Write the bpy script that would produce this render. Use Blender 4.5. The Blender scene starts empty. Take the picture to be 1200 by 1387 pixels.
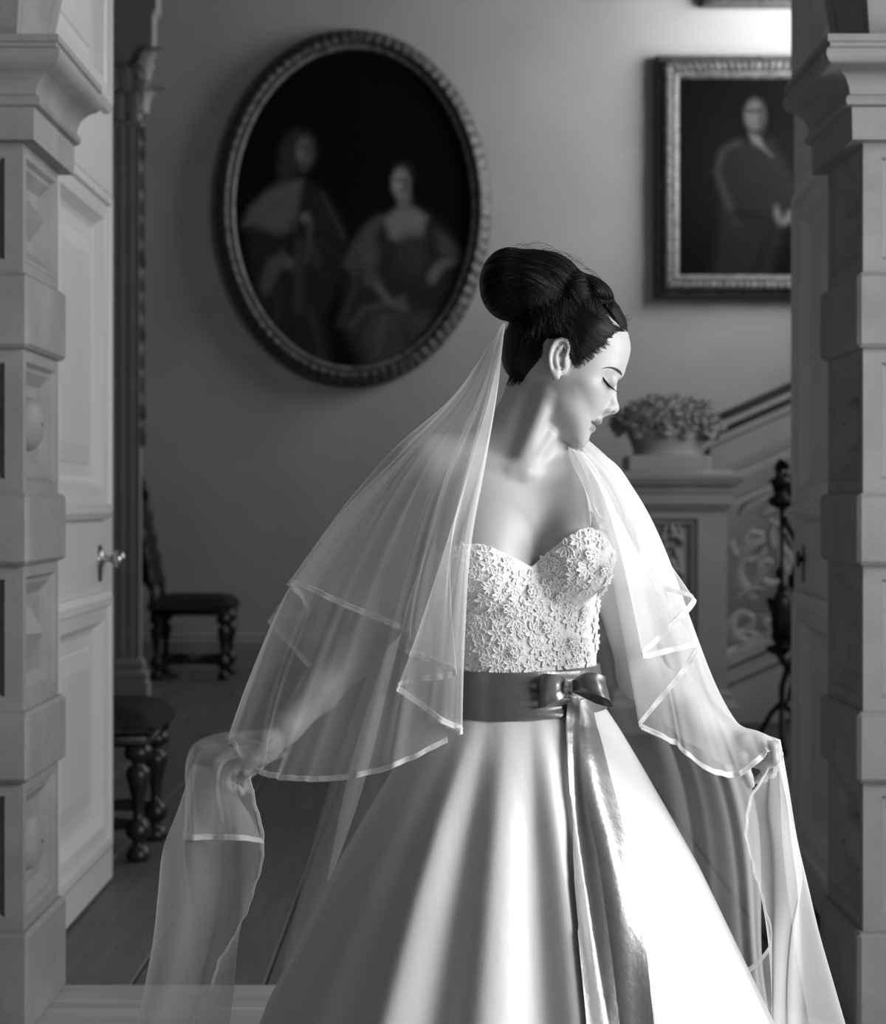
import bpy, math, random
import numpy as np
from mathutils import Vector, Matrix
from mathutils.bvhtree import BVHTree

# ------------------------------------------------------------------ camera
SC = bpy.context.scene
COL = SC.collection
F_PX, CAM_Z, HOR = 2500.0, 1.30, 680.0        # focal length in pixels, camera height, horizon row
cam_d = bpy.data.cameras.new('camera')
cam = bpy.data.objects.new('camera', cam_d)
COL.objects.link(cam)
cam.location = (0, 0, CAM_Z)
cam.rotation_euler = (math.pi / 2, 0, 0)
cam_d.sensor_fit = 'HORIZONTAL'
cam_d.sensor_width = 36.0
cam_d.lens = 36.0 * F_PX / 1200.0
cam_d.shift_y = -(693.5 - HOR) / 1200.0
cam_d.clip_start = 0.05
cam_d.dof.use_dof = True
cam_d.dof.focus_distance = 2.94
cam_d.dof.aperture_fstop = 6.2
SC.camera = cam

# ------------------------------------------------------------------ light
SC.view_settings.view_transform = 'Standard'
SC.view_settings.look = 'None'
SC.view_settings.exposure = 0.16
SC.view_settings.gamma = 1.0
SC.view_settings.use_curve_mapping = False
SC.cycles.use_denoising = True
SC.cycles.max_bounces = 10
SC.cycles.diffuse_bounces = 5
SC.cycles.transparent_max_bounces = 40
SC.cycles.sample_clamp_indirect = 6.0
world = bpy.data.worlds.new('world')
SC.world = world
world.use_nodes = True
bg = world.node_tree.nodes['Background']
bg.inputs['Color'].default_value = (0.8, 0.8, 0.8, 1)
bg.inputs['Strength'].default_value = 0.02

def area(name, loc, rot, sx, sy, power, spread=180):
    l = bpy.data.lights.new(name, 'AREA')
    l.shape = 'RECTANGLE'; l.size = sx; l.size_y = sy; l.energy = power
    l.spread = math.radians(spread)
    o = bpy.data.objects.new(name, l); COL.objects.link(o)
    o.location = loc; o.rotation_euler = rot
    return o
# daylight standing in the tall window of the near room (right wall) and in the stair window of the hall
area('daylight_near_window', (2.66, 1.75, 2.10), (0, math.radians(90), 0), 2.4, 1.8, 160)
area('daylight_hall_window', (3.56, 8.4, 3.30), (0, math.radians(90), 0), 2.2, 1.6, 50)
area('daylight_stair_window', (3.56, 13.3, 4.60), (0, math.radians(90), 0), 2.0, 1.6, 120)

# ------------------------------------------------------------------ helpers
def W(px, py, d):
    """a point at depth d that the photograph shows at pixel (px, py)"""
    return Vector(((px - 600.0) / F_PX * d, d, CAM_Z - (py - HOR) / F_PX * d))

class MB:
    def __init__(s):
        s.v = []; s.f = []; s.uv = {}
    def add(s, verts, faces):
        o = len(s.v)
        s.v.extend([tuple(p) for p in verts])
        s.f.extend([tuple(i + o for i in f) for f in faces])
        return o
    def quad(s, a, b, c, d):
        s.add([a, b, c, d], [(0, 1, 2, 3)])
    def box(s, x0, x1, y0, y1, z0, z1, bv=0.0):
        if bv <= 0:
            v = [(x, y, z) for x in (x0, x1) for y in (y0, y1) for z in (z0, z1)]
            s.add(v, [(0, 1, 3, 2), (4, 6, 7, 5), (0, 4, 5, 1), (2, 3, 7, 6), (0, 2, 6, 4), (1, 5, 7, 3)])
            return
        b = bv
        X = (x0, x1); Y = (y0, y1); Z = (z0, z1)
        idx = {}; vs = []
        for i in (0, 1):
            for j in (0, 1):
                for k in (0, 1):
                    sx, sy, sz = (1 - 2 * i), (1 - 2 * j), (1 - 2 * k)
                    idx[(i, j, k, 'x')] = len(vs); vs.append((X[i], Y[j] + sy * b, Z[k] + sz * b))
                    idx[(i, j, k, 'y')] = len(vs); vs.append((X[i] + sx * b, Y[j], Z[k] + sz * b))
                    idx[(i, j, k, 'z')] = len(vs); vs.append((X[i] + sx * b, Y[j] + sy * b, Z[k]))
        fs = []
        for i in (0, 1):
            fs.append([idx[(i, j, k, 'x')] for j, k in ((0, 0), (1, 0), (1, 1), (0, 1))])
            fs.append([idx[(j, i, k, 'y')] for j, k in ((0, 0), (1, 0), (1, 1), (0, 1))])
            fs.append([idx[(j, k, i, 'z')] for j, k in ((0, 0), (1, 0), (1, 1), (0, 1))])
        for i in (0, 1):
            for j in (0, 1):
                fs.append([idx[(i, j, 0, 'x')], idx[(i, j, 1, 'x')], idx[(i, j, 1, 'y')], idx[(i, j, 0, 'y')]])
                fs.append([idx[(i, 0, j, 'x')], idx[(i, 1, j, 'x')], idx[(i, 1, j, 'z')], idx[(i, 0, j, 'z')]])
                fs.append([idx[(0, i, j, 'y')], idx[(1, i, j, 'y')], idx[(1, i, j, 'z')], idx[(0, i, j, 'z')]])
                for k in (0, 1):
                    fs.append([idx[(i, j, k, 'x')], idx[(i, j, k, 'y')], idx[(i, j, k, 'z')]])
        s.add(vs, fs)
    def grid(s, P, close_u=False, close_v=False):
        """P: array (nu, nv, 3)"""
        P = np.asarray(P); nu, nv = P.shape[:2]
        o = len(s.v)
        s.v.extend(map(tuple, P.reshape(-1, 3).tolist()))
        for i in range(nu if close_u else nu - 1):
            i2 = (i + 1) % nu
            for j in range(nv if close_v else nv - 1):
                j2 = (j + 1) % nv
                s.f.append((o + i * nv + j, o + i2 * nv + j, o + i2 * nv + j2, o + i * nv + j2))
    def lathe(s, prof, cx=0, cy=0, cz=0, n=20, caps=True, sx=1, sy=1):
        P = []
        for k in range(n):
            a = 2 * math.pi * k / n
            P.append([(cx + r * math.cos(a) * sx, cy + r * math.sin(a) * sy, cz + z) for r, z in prof])
        s.grid(P, close_u=True)
        if caps:
            o = len(s.v) - n * len(prof)
            s.f.append(tuple(o + k * len(prof) for k in range(n))[::-1])
            s.f.append(tuple(o + k * len(prof) + len(prof) - 1 for k in range(n)))
    def tube(s, pts, r, n=8, caps=True, flat=1.0):
        pts = [Vector(p) for p in pts]
        m = len(pts)
        rr = list(r) if hasattr(r, '__len__') else [r] * m
        up = Vector((0.13, 0.31, 0.94)); P = []
        t0 = (pts[1] - pts[0]).normalized()
        nrm = up - t0 * up.dot(t0)
        if nrm.length < 1e-3: nrm = Vector((1, 0, 0)) - t0 * t0.x
        nrm.normalize()
        for i in range(m):
            t = (pts[min(i + 1, m - 1)] - pts[max(i - 1, 0)])
            if t.length < 1e-9: t = t0
            t = t.normalized()
            nrm = (nrm - t * nrm.dot(t))
            if nrm.length < 1e-6: nrm = t.orthogonal()
            nrm.normalize()
            b = t.cross(nrm)
            P.append([pts[i] + (nrm * math.cos(2 * math.pi * k / n) + b * math.sin(2 * math.pi * k / n) * flat) * rr[i] for k in range(n)])
        o = len(s.v)
        s.grid([[tuple(q) for q in row] for row in P], close_v=True)
        if caps:
            s.f.append(tuple(o + k for k in range(n))[::-1])
            s.f.append(tuple(o + (m - 1) * n + k for k in range(n)))
    def panel(s, O, U, V, N, w, h, loops):
        """face of size w x h; loops = [((l, r, b, t) inset, depth along N)], last loop is filled"""
        O, U, V, N = Vector(O), Vector(U), Vector(V), Vector(N)
        rings = []
        for ins, dep in loops:
            l, r, b, t = ins if hasattr(ins, '__len__') else (ins,) * 4
            rings.append([O + U * l + V * b + N * dep, O + U * (w - r) + V * b + N * dep,
                          O + U * (w - r) + V * (h - t) + N * dep, O + U * l + V * (h - t) + N * dep])
        o = len(s.v)
        for R in rings: s.v.extend(tuple(p) for p in R)
        for i in range(len(rings) - 1):
            a, b = o + i * 4, o + i * 4 + 4
            for k in range(4):
                k2 = (k + 1) % 4
                s.f.append((a + k, a + k2, b + k2, b + k))
        e = o + (len(rings) - 1) * 4
        s.f.append((e, e + 1, e + 2, e + 3))
    def sweep(s, path, prof, up=(0, 0, 1), closed=False):
        """prof [(out, up)] swept along a polyline with mitred corners; out = right of travel"""
        path = [Vector(p) for p in path]; up = Vector(up); m = len(path); P = []
        for i in range(m):
            a = path[i] - path[i - 1] if (i > 0 or closed) else path[1] - path[0]
            b = path[(i + 1) % m] - path[i] if (i < m - 1 or closed) else path[-1] - path[-2]
            a = a.normalized(); b = b.normalized()
            na = a.cross(up).normalized(); nb = b.cross(up).normalized()
            n = (na + nb)
            n = n / max(1e-6, n.length_squared) * 2 if n.length > 1e-6 else na
            P.append([tuple(path[i] + n * x + up * z) for x, z in prof])
        s.grid(P, close_u=closed)
        if not closed:
            o = len(s.v) - m * len(prof); L = len(prof)
            s.f.append(tuple(o + k for k in range(L))); s.f.append(tuple(o + (m - 1) * L + k for k in range(L))[::-1])
    def mirror_x(s):
        s.v = [(-x, y, z) for x, y, z in s.v]; s.f = [tuple(reversed(f)) for f in s.f]
        return s

def mesh_of(name, mb, smooth=True, angle=None):
    me = bpy.data.meshes.new(name)
    me.from_pydata([tuple(map(float, v)) for v in mb.v], [], mb.f)
    me.update()
    if smooth:
        me.polygons.foreach_set('use_smooth', [True] * len(me.polygons))
        if angle is not None:
            me.set_sharp_from_angle(angle=math.radians(angle))
    return me

def obj(name, data, mat=None, parent=None, smooth=True, angle=None):
    me = mesh_of(name, data, smooth, angle) if isinstance(data, MB) else data
    o = bpy.data.objects.new(name, me); COL.objects.link(o)
    if mat is not None and not me.materials: me.materials.append(mat)
    if parent is not None: o.parent = parent
    return o

def tag(o, label=None, cat=None, group=None, kind=None):
    if label: o['label'] = label
    if cat: o['category'] = cat
    if group: o['group'] = group
    if kind: o['kind'] = kind
    return o

def empty(name, loc=(0, 0, 0), rz=0):
    o = bpy.data.objects.new(name, None); COL.objects.link(o)
    o.location = loc; o.rotation_euler = (0, 0, rz); o.empty_display_size = 0.1
    return o

def np_mesh(name, V, Fq, smooth=True):
    me = bpy.data.meshes.new(name)
    me.vertices.add(len(V)); me.vertices.foreach_set('co', np.asarray(V, np.float32).ravel())
    k = Fq.shape[1]
    me.loops.add(len(Fq) * k); me.loops.foreach_set('vertex_index', np.asarray(Fq, np.int32).ravel())
    me.polygons.add(len(Fq))
    me.polygons.foreach_set('loop_start', np.arange(0, len(Fq) * k, k, dtype=np.int32))
    me.polygons.foreach_set('use_smooth', np.full(len(Fq), smooth))
    me.update(calc_edges=True); me.validate()
    return me

def spline(pts, n):
    """Catmull-Rom through points, n samples (arc-length-ish by segment length)"""
    P = np.asarray(pts, float)
    if len(P) == 2: return P[0] + (P[1] - P[0]) * np.linspace(0, 1, n)[:, None]
    L = np.concatenate([[0], np.cumsum(np.maximum(1e-9, np.linalg.norm(np.diff(P, axis=0), axis=1)) ** 0.75)])
    t = np.linspace(0, L[-1], n)
    E = np.vstack([2 * P[0] - P[1], P, 2 * P[-1] - P[-2]])
    LE = np.concatenate([[L[0] - (L[1] - L[0])], L, [L[-1] + (L[-1] - L[-2])]])
    out = []
    for x in t:
        i = min(max(np.searchsorted(L, x, 'right') - 1, 0), len(P) - 2) + 1
        t0, t1, t2, t3 = LE[i - 1], LE[i], LE[i + 1], LE[i + 2]
        p0, p1, p2, p3 = E[i - 1], E[i], E[i + 1], E[i + 2]
        A1 = (t1 - x) / (t1 - t0) * p0 + (x - t0) / (t1 - t0) * p1
        A2 = (t2 - x) / (t2 - t1) * p1 + (x - t1) / (t2 - t1) * p2
        A3 = (t3 - x) / (t3 - t2) * p2 + (x - t2) / (t3 - t2) * p3
        B1 = (t2 - x) / (t2 - t0) * A1 + (x - t0) / (t2 - t0) * A2
        B2 = (t3 - x) / (t3 - t1) * A2 + (x - t1) / (t3 - t1) * A3
        out.append((t2 - x) / (t2 - t1) * B1 + (x - t1) / (t2 - t1) * B2)
    return np.array(out)

# ------------------------------------------------------------------ materials (all procedural; the photograph is black and white)
def g(v): return (v, v, v, 1)
class NT:
    def __init__(s, name):
        s.m = bpy.data.materials.new(name); s.m.use_nodes = True
        s.t = s.m.node_tree; s.n = s.t.nodes; s.l = s.t.links
        s.b = s.n['Principled BSDF']; s.out = s.n['Material Output']
    def node(s, typ, **kw):
        nd = s.n.new(typ)
        for k, v in kw.items():
            if k in nd.inputs: nd.inputs[k].default_value = v
            else: setattr(nd, k, v)
        return nd
    def link(s, a, b): s.l.new(a, b)
    def coord(s, kind='Object', scale=(1, 1, 1)):
        tc = s.node('ShaderNodeTexCoord'); mp = s.node('ShaderNodeMapping')
        mp.inputs['Scale'].default_value = scale
        s.link(tc.outputs[kind], mp.inputs['Vector'])
        return mp.outputs['Vector']
    def noise(s, vec, scale=5, detail=4, rough=0.55):
        nd = s.node('ShaderNodeTexNoise', Scale=scale, Detail=detail, Roughness=rough)
        s.link(vec, nd.inputs['Vector']); return nd.outputs['Fac']
    def ramp(s, fac, stops):
        r = s.node('ShaderNodeValToRGB'); e = r.color_ramp.elements
        while len(e) < len(stops): e.new(0.5)
        for el, (p, v) in zip(e, stops): el.position = p; el.color = g(v)
        s.link(fac, r.inputs['Fac']); return r.outputs['Color']
    def bump(s, h, strength=0.2, dist=0.01):
        b = s.node('ShaderNodeBump', Strength=strength, Distance=dist)
        s.link(h, b.inputs['Height']); s.link(b.outputs['Normal'], s.b.inputs['Normal'])
    def color(s, sock): s.link(sock, s.b.inputs['Base Color'])

def simple(name, v, rough=0.5, spec=0.4, var=0.0, scale=6, bump=0.0, metal=0.0, stretch=(1, 1, 1), bscale=None):
    k = NT(name)
    k.b.inputs['Base Color'].default_value = g(v)
    k.b.inputs['Roughness'].default_value = rough
    k.b.inputs['Specular IOR Level'].default_value = spec
    k.b.inputs['Metallic'].default_value = metal
    if var or bump:
        vec = k.coord('Object', stretch)
        f = k.noise(vec, scale)
        if var: k.color(k.ramp(f, [(0.3, max(0, v - var)), (0.7, v + var)]))
        if bump: k.bump(f if bscale is None else k.noise(vec, bscale), bump, 0.01)
    return k.m

M = {}
M['plaster'] = simple('wall_plaster', 0.50, 0.85, 0.2, 0.04, 1.3, 0.08, bscale=40)
M['near_wall'] = simple('painted_wall', 0.07, 0.7, 0.3, 0.02, 2)
M['ceiling'] = simple('ceiling_paint', 0.2, 0.8, 0.2)
M['stone'] = simple('painted_stone', 0.29, 0.55, 0.3, 0.035, 7, 0.12, bscale=60)
M['door'] = simple('door_paint', 0.62, 0.38, 0.4, 0.02, 4, 0.03, stretch=(1, 1, 0.2))
M['pilaster'] = simple('pilaster_paint', 0.36, 0.6, 0.3, 0.03, 6)
M['stair'] = simple('stair_stone', 0.58, 0.6, 0.3, 0.05, 5, 0.1, bscale=30)
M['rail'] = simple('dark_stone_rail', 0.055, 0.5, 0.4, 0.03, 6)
M['oak'] = simple('dark_carved_oak', 0.022, 0.35, 0.5, 0.008, 9, 0.1)
M['seat'] = simple('dark_upholstery', 0.03, 0.85, 0.1, 0.012, 30, 0.2, bscale=90)
M['iron'] = simple('black_iron', 0.02, 0.4, 0.5, 0.006, 20)
M['gilt'] = simple('worn_gilt_frame', 0.10, 0.45, 0.4, 0.05, 22, 0.3, bscale=60)
M['gilt_light'] = simple('gilt_slip', 0.15, 0.4, 0.5, 0.08, 18, 0.2)
M['steel'] = simple('polished_knob', 0.45, 0.22, 0.5, metal=0.9)
M['brass_dark'] = simple('dark_brass', 0.10, 0.3, 0.5, metal=0.8)
M['satin_white'] = simple('ivory_satin', 0.80, 0.36, 0.45)
M['lace'] = simple('ivory_lace', 0.95, 0.7, 0.2)
M['bead'] = simple('pearl_bead', 0.85, 0.2, 0.6)
M['lash'] = simple('black_lashes', 0.01, 0.6, 0.2)
M['floor_near'] = None

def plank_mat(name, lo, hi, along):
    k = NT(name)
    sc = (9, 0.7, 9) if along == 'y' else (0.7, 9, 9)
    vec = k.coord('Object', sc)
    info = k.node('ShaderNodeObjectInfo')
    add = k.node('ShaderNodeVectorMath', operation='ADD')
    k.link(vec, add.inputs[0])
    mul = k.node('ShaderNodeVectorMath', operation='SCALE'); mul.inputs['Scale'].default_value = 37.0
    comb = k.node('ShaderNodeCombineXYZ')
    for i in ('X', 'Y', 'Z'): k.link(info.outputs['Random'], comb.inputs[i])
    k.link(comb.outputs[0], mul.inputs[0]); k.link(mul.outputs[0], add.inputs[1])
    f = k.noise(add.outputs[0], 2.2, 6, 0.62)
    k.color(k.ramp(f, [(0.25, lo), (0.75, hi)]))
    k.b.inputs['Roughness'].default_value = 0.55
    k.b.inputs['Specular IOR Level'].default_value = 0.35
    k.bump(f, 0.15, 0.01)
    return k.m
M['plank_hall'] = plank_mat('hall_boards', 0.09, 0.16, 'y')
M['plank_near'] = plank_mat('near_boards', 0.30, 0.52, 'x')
# ================================================================== the room shell
def struct(name, mb, mat, parent=None, smooth=False, angle=None):
    o = obj(name, mb, mat, parent, smooth, angle)
    if parent is None: o['kind'] = 'structure'
    return o

THR = 4.96                      # threshold depth
FAR = 14.5                      # back wall of the hall
# floors: every board a piece
fl = empty('floor'); fl['kind'] = 'structure'
mb = MB(); mb.box(-3.2, 3.8, -1.7, FAR + 0.2, -0.16, -0.045); obj('subfloor', mb, M['rail'], fl, False)
rnd = random.Random(4)
x = -3.0; i = 0
while x < 3.6:
    w = 0.36
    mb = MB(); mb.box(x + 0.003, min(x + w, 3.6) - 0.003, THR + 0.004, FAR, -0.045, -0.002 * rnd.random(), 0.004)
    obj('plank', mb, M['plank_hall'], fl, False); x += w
y = THR
while y > -1.5:
    w = 0.235
    mb = MB(); mb.box(-2.7, 2.7, y - w + 0.002, y - 0.002, -0.045, 0.004 - 0.003 * rnd.random(), 0.003)
    obj('plank', mb, M['plank_near'], fl, False); y -= w

# near room: left, right (with a tall window), rear walls and ceiling
mb = MB(); mb.box(-2.8, -2.7, -1.6, 4.6, 0, 3.7); struct('wall_left', mb, M['near_wall'])
WY0, WY1, WZ0, WZ1 = 0.83, 2.67, 0.87, 3.33
mb = MB()
mb.box(2.7, 2.95, -1.6, WY0, 0, 3.7); mb.box(2.7, 2.95, WY1, 4.6, 0, 3.7)
mb.box(2.7, 2.95, WY0, WY1, 0, WZ0); mb.box(2.7, 2.95, WY0, WY1, WZ1, 3.7)
struct('wall_right', mb, M['near_wall'])
wn = empty('window_1', (2.74, 1.75, WZ0)); wn['kind'] = 'structure'
def wbox(name, *a):
    mb = MB(); mb.box(*a, 0.006); o = obj(name, mb, M['door'], wn); o.matrix_parent_inverse = wn.matrix_world.inverted(); o.location = (-2.74, -1.75, -WZ0); return o
wbox('window_frame', 2.78, 2.86, WY0, WY0 + 0.05, WZ0, WZ1)
wbox('window_frame', 2.78, 2.86, WY1 - 0.05, WY1, WZ0, WZ1)
wbox('window_frame', 2.78, 2.86, WY0, WY1, WZ0, WZ0 + 0.05)
wbox('window_frame', 2.78, 2.86, WY0, WY1, WZ1 - 0.05, WZ1)
wbox('glazing_bar', 2.80, 2.84, 1.735, 1.765, WZ0, WZ1)
for k in (1, 2): wbox('glazing_bar', 2.80, 2.84, WY0, WY1, WZ0 + 0.8 * k - 0.015, WZ0 + 0.8 * k + 0.015)
mb = MB(); mb.box(-2.8, 2.8, -1.7, -1.6, 0, 3.7); struct('wall_rear', mb, M['near_wall'])
mb = MB(); mb.box(-2.8, 2.95, -1.7, 4.96, 3.7, 3.8); struct('ceiling', mb, M['ceiling'])

# hall shell
mb = MB(); mb.box(-3.2, 3.8, FAR, FAR + 0.2, 0, 6.5); struct('wall_back', mb, M['plaster'])
mb = MB(); mb.box(-3.2, -3.0, THR, FAR, 0, 6.5); struct('wall_hall_left', mb, M['near_wall'])
mb = MB()
HY0, HY1, HZ0, HZ1 = 7.6, 9.2, 2.2, 4.4
mb.box(3.6, 3.8, THR, HY0, 0, 6.5); mb.box(3.6, 3.8, HY1, 12.4, 0, 6.5); mb.box(3.6, 3.8, 14.2, FAR, 0, 6.5)
mb.box(3.6, 3.8, 12.4, 14.2, 0, 3.6); mb.box(3.6, 3.8, 12.4, 14.2, 5.6, 6.5)
mb.box(3.6, 3.8, HY0, HY1, 0, HZ0); mb.box(3.6, 3.8, HY0, HY1, HZ1, 6.5)
struct('wall_hall_right', mb, M['plaster'])
mb = MB(); mb.box(-3.2, 3.8, THR, FAR + 0.2, 6.5, 6.6); struct('ceiling_hall', mb, M['near_wall'])
mb = MB(); mb.sweep([(-3.0, FAR, 0.0), (3.6, FAR, 0.0)], [(0, 0), (0.03, 0), (0.03, 0.2), (0.018, 0.23), (0.018, 0.25), (0, 0.27)])
struct('baseboard_back', mb, M['pilaster'])

# wall with the arched opening between the two rooms (semicircle springing at the impost)
SPR, ARC_R = 2.42, 1.055
mb = MB()
n = 24
def arch_pt(k, y): a = math.pi * k / n; return (-ARC_R * math.cos(a), y, SPR + ARC_R * math.sin(a))
for (yy, flip) in ((4.60, 1), (4.955, -1)):
    for k in range(n):
        a, b = arch_pt(k, yy), arch_pt(k + 1, yy)
        q = [a, (a[0], yy, 3.75), (b[0], yy, 3.75), b]
        if flip < 0: q.reverse()
        mb.quad(*q)
    for sgn in (-1, 1):
        q = [(sgn * ARC_R, yy, 2.3), (sgn * ARC_R, yy, 3.75), (sgn * 3.1, yy, 3.75), (sgn * 3.1, yy, 2.3)]
        if sgn * flip > 0: q.reverse()
        mb.quad(*q)
        x0 = 1.30
        q = [(sgn * x0, yy, 0), (sgn * x0, yy, 2.3), (sgn * 3.1, yy, 2.3), (sgn * 3.1, yy, 0)]
        mb.quad(*q)
for yy in (4.955,):
    mb.quad((-3.1, yy, 3.75), (3.7, yy, 3.75), (3.7, yy, 6.5), (-3.1, yy, 6.5))
    mb.quad((3.1, yy, 0), (3.7, yy, 0), (3.7, yy, 3.75), (3.1, yy, 3.75))
for k in range(n):
    mb.quad(arch_pt(k, 4.60), arch_pt(k + 1, 4.60), arch_pt(k + 1, 4.955), arch_pt(k, 4.955))
struct('wall_arch', mb, M['stone'])

# ------------------------------------------------------------------ rusticated door piers
BX, BY = 1.012, 4.505          # inner face and front face of the blocks
def impost_profile():
    return [(-0.06, 0.0), (0.016, 0.0), (0.018, 0.078), (0.032, 0.082), (0.036, 0.092), (0.032, 0.103), (0.024, 0.108), (0.027, 0.125), (0.036, 0.145), (0.055, 0.160),
            (0.078, 0.168), (0.090, 0.176), (0.096, 0.190), (0.094, 0.203), (0.085, 0.210), (0.085, 0.218), (0.092, 0.222), (0.092, 0.238), (-0.06, 0.24)]
def zpx(py, d): return CAM_Z - (py - HOR) / F_PX * d
def pier(name, sgn):
    root = empty(name, (sgn * 1.2, 4.7, 0)); root['kind'] = 'structure'
    def put(pname, mb, smooth=False, angle=None):
        if sgn > 0: mb.mirror_x()
        mb.v = [(a - sgn * 1.2, b - 4.7, c) for a, b, c in mb.v]
        return obj(pname, mb, M['stone'], root, smooth, angle)
    # built on the left side (x negative), mirrored for the right
    zb = [(0.0, zpx(1266, 4.5)), (zpx(1062, 4.5), zpx(966, 4.5)), (zpx(766, 4.5), zpx(668, 4.5)), (zpx(470, 4.5), zpx(368, 4.5))]
    for (a, b) in zb:
        mb = MB(); mb.box(-1.36, -BX, BY, THR, a, b, 0.010); put('block', mb)
    tops = [zb[1][0], zb[2][0], zb[3][0], zpx(190, 4.5)]
    for i, (a, b) in enumerate(zb):
        z0, z1 = b, tops[i]; h = z1 - z0
        mb = MB(); xi, yf = -BX - 0.020, BY + 0.030; ye = THR - 0.012
        # front face with a sunk panel
        mb.panel((-1.36, yf, z0), (1, 0, 0), (0, 0, 1), (0, -1, 0), 1.36 + xi, h,
                 [(0, 0), ((0.03, 0.045, 0.035, 0.035), 0), ((0.036, 0.051, 0.041, 0.041), -0.012), ((0.045, 0.06, 0.05, 0.05), -0.014), ((0.05, 0.065, 0.055, 0.055), -0.030)])
        # inner face with moulded sunk panel
        mb.panel((xi, yf, z0), (0, 1, 0), (0, 0, 1), (1, 0, 0), ye - yf, h,
                 [(0, 0), ((0.035, 0.03, 0.03, 0.03), 0), ((0.045, 0.04, 0.04, 0.04), -0.012), ((0.055, 0.05, 0.05, 0.05), -0.013), ((0.085, 0.08, 0.08, 0.08), -0.034)])
        mb.quad((-1.36, ye, z0), (-1.36, ye, z1), (xi, ye, z1), (xi, ye, z0))
        put('sunk_panel', mb)
        # relief boss: faceted lozenge or oval
        cy, cz = (yf + 0.085 + ye - 0.08) / 2, (z0 + z1) / 2
        hw, hh = (ye - yf - 0.165) / 2 * 0.95, (h - 0.16) / 2 * 0.98
        mb = MB(); base = xi - 0.034
        if i % 2 == 1:
            hh *= 0.72
            mb.add([(base, cy - hw, cz), (base, cy, cz - hh), (base, cy + hw, cz), (base, cy, cz + hh), (base + 0.040, cy, cz)],
                   [(0, 1, 4), (1, 2, 4), (2, 3, 4), (3, 0, 4)])
            put('lozenge_boss', mb)
        elif i != 3:
            P = []
            for k in range(20):
                a = 2 * math.pi * k / 20
                P.append([(base + 0.036 * math.sin(t), cy + hw * 0.85 * math.cos(t) * math.cos(a), cz + hh * 0.72 * math.cos(t) * math.sin(a)) for t in np.linspace(0, 1.5, 7)])
            mb.grid(P, close_u=True); put('oval_boss', mb, True)
        else:
            hh *= 0.8
            mb.add([(base, cy - hw, cz), (base, cy, cz - hh), (base, cy + hw, cz), (base, cy, cz + hh), (base + 0.040, cy, cz)],
                   [(0, 1, 4), (1, 2, 4), (2, 3, 4), (3, 0, 4)])
            put('lozenge_boss', mb)
    # impost cornice returning round the corner
    mb = MB(); zc = zpx(190, 4.5)
    prof = impost_profile()
    mb.sweep([(-1.37, BY + 0.0, zc), (-BX, BY + 0.0, zc), (-BX, THR + 0.02, zc)], prof)
    put('impost_cornice', mb, True, 35)
    # arch springer with a sunk soffit panel above the impost
    mb = MB(); zt = zc + 0.24
    P0 = []
    mb.panel((-1.36, BY + 0.03, zt), (1, 0, 0), (0, 0, 1), (0, -1, 0), 0.31, 0.9, [(0, 0), ((0.04, 0.055, 0.05, 0.05), 0), ((0.05, 0.065, 0.06, 0.06), -0.02)])
    for k in range(6):
        a0, a1 = math.pi * k / 24, math.pi * (k + 1) / 24
        x0, z0_, x1, z1_ = -1.05 * math.cos(a0), zt + 1.05 * math.sin(a0), -1.05 * math.cos(a1), zt + 1.05 * math.sin(a1)
        for (ya, yb, dd, de) in ((BY + 0.03, BY + 0.07, 0, 0), (BY + 0.07, BY + 0.08, 0, 0.02), (BY + 0.08, THR - 0.08, 0.02, 0.02), (THR - 0.08, THR - 0.07, 0.02, 0), (THR - 0.07, THR, 0, 0)):
            mb.quad((x0 - dd, ya, z0_), (x1 - dd, ya, z1_), (x1 - de, yb, z1_), (x0 - de, yb, z0_))
        mb.quad((x0, BY + 0.03, z0_), (-1.05, BY + 0.03, z0_), (-1.05, BY + 0.03, z1_), (x1, BY + 0.03, z1_))
    put('arch_springer', mb)
    return root
pier('trim_1', -1)
pier('trim_2', 1)

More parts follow.
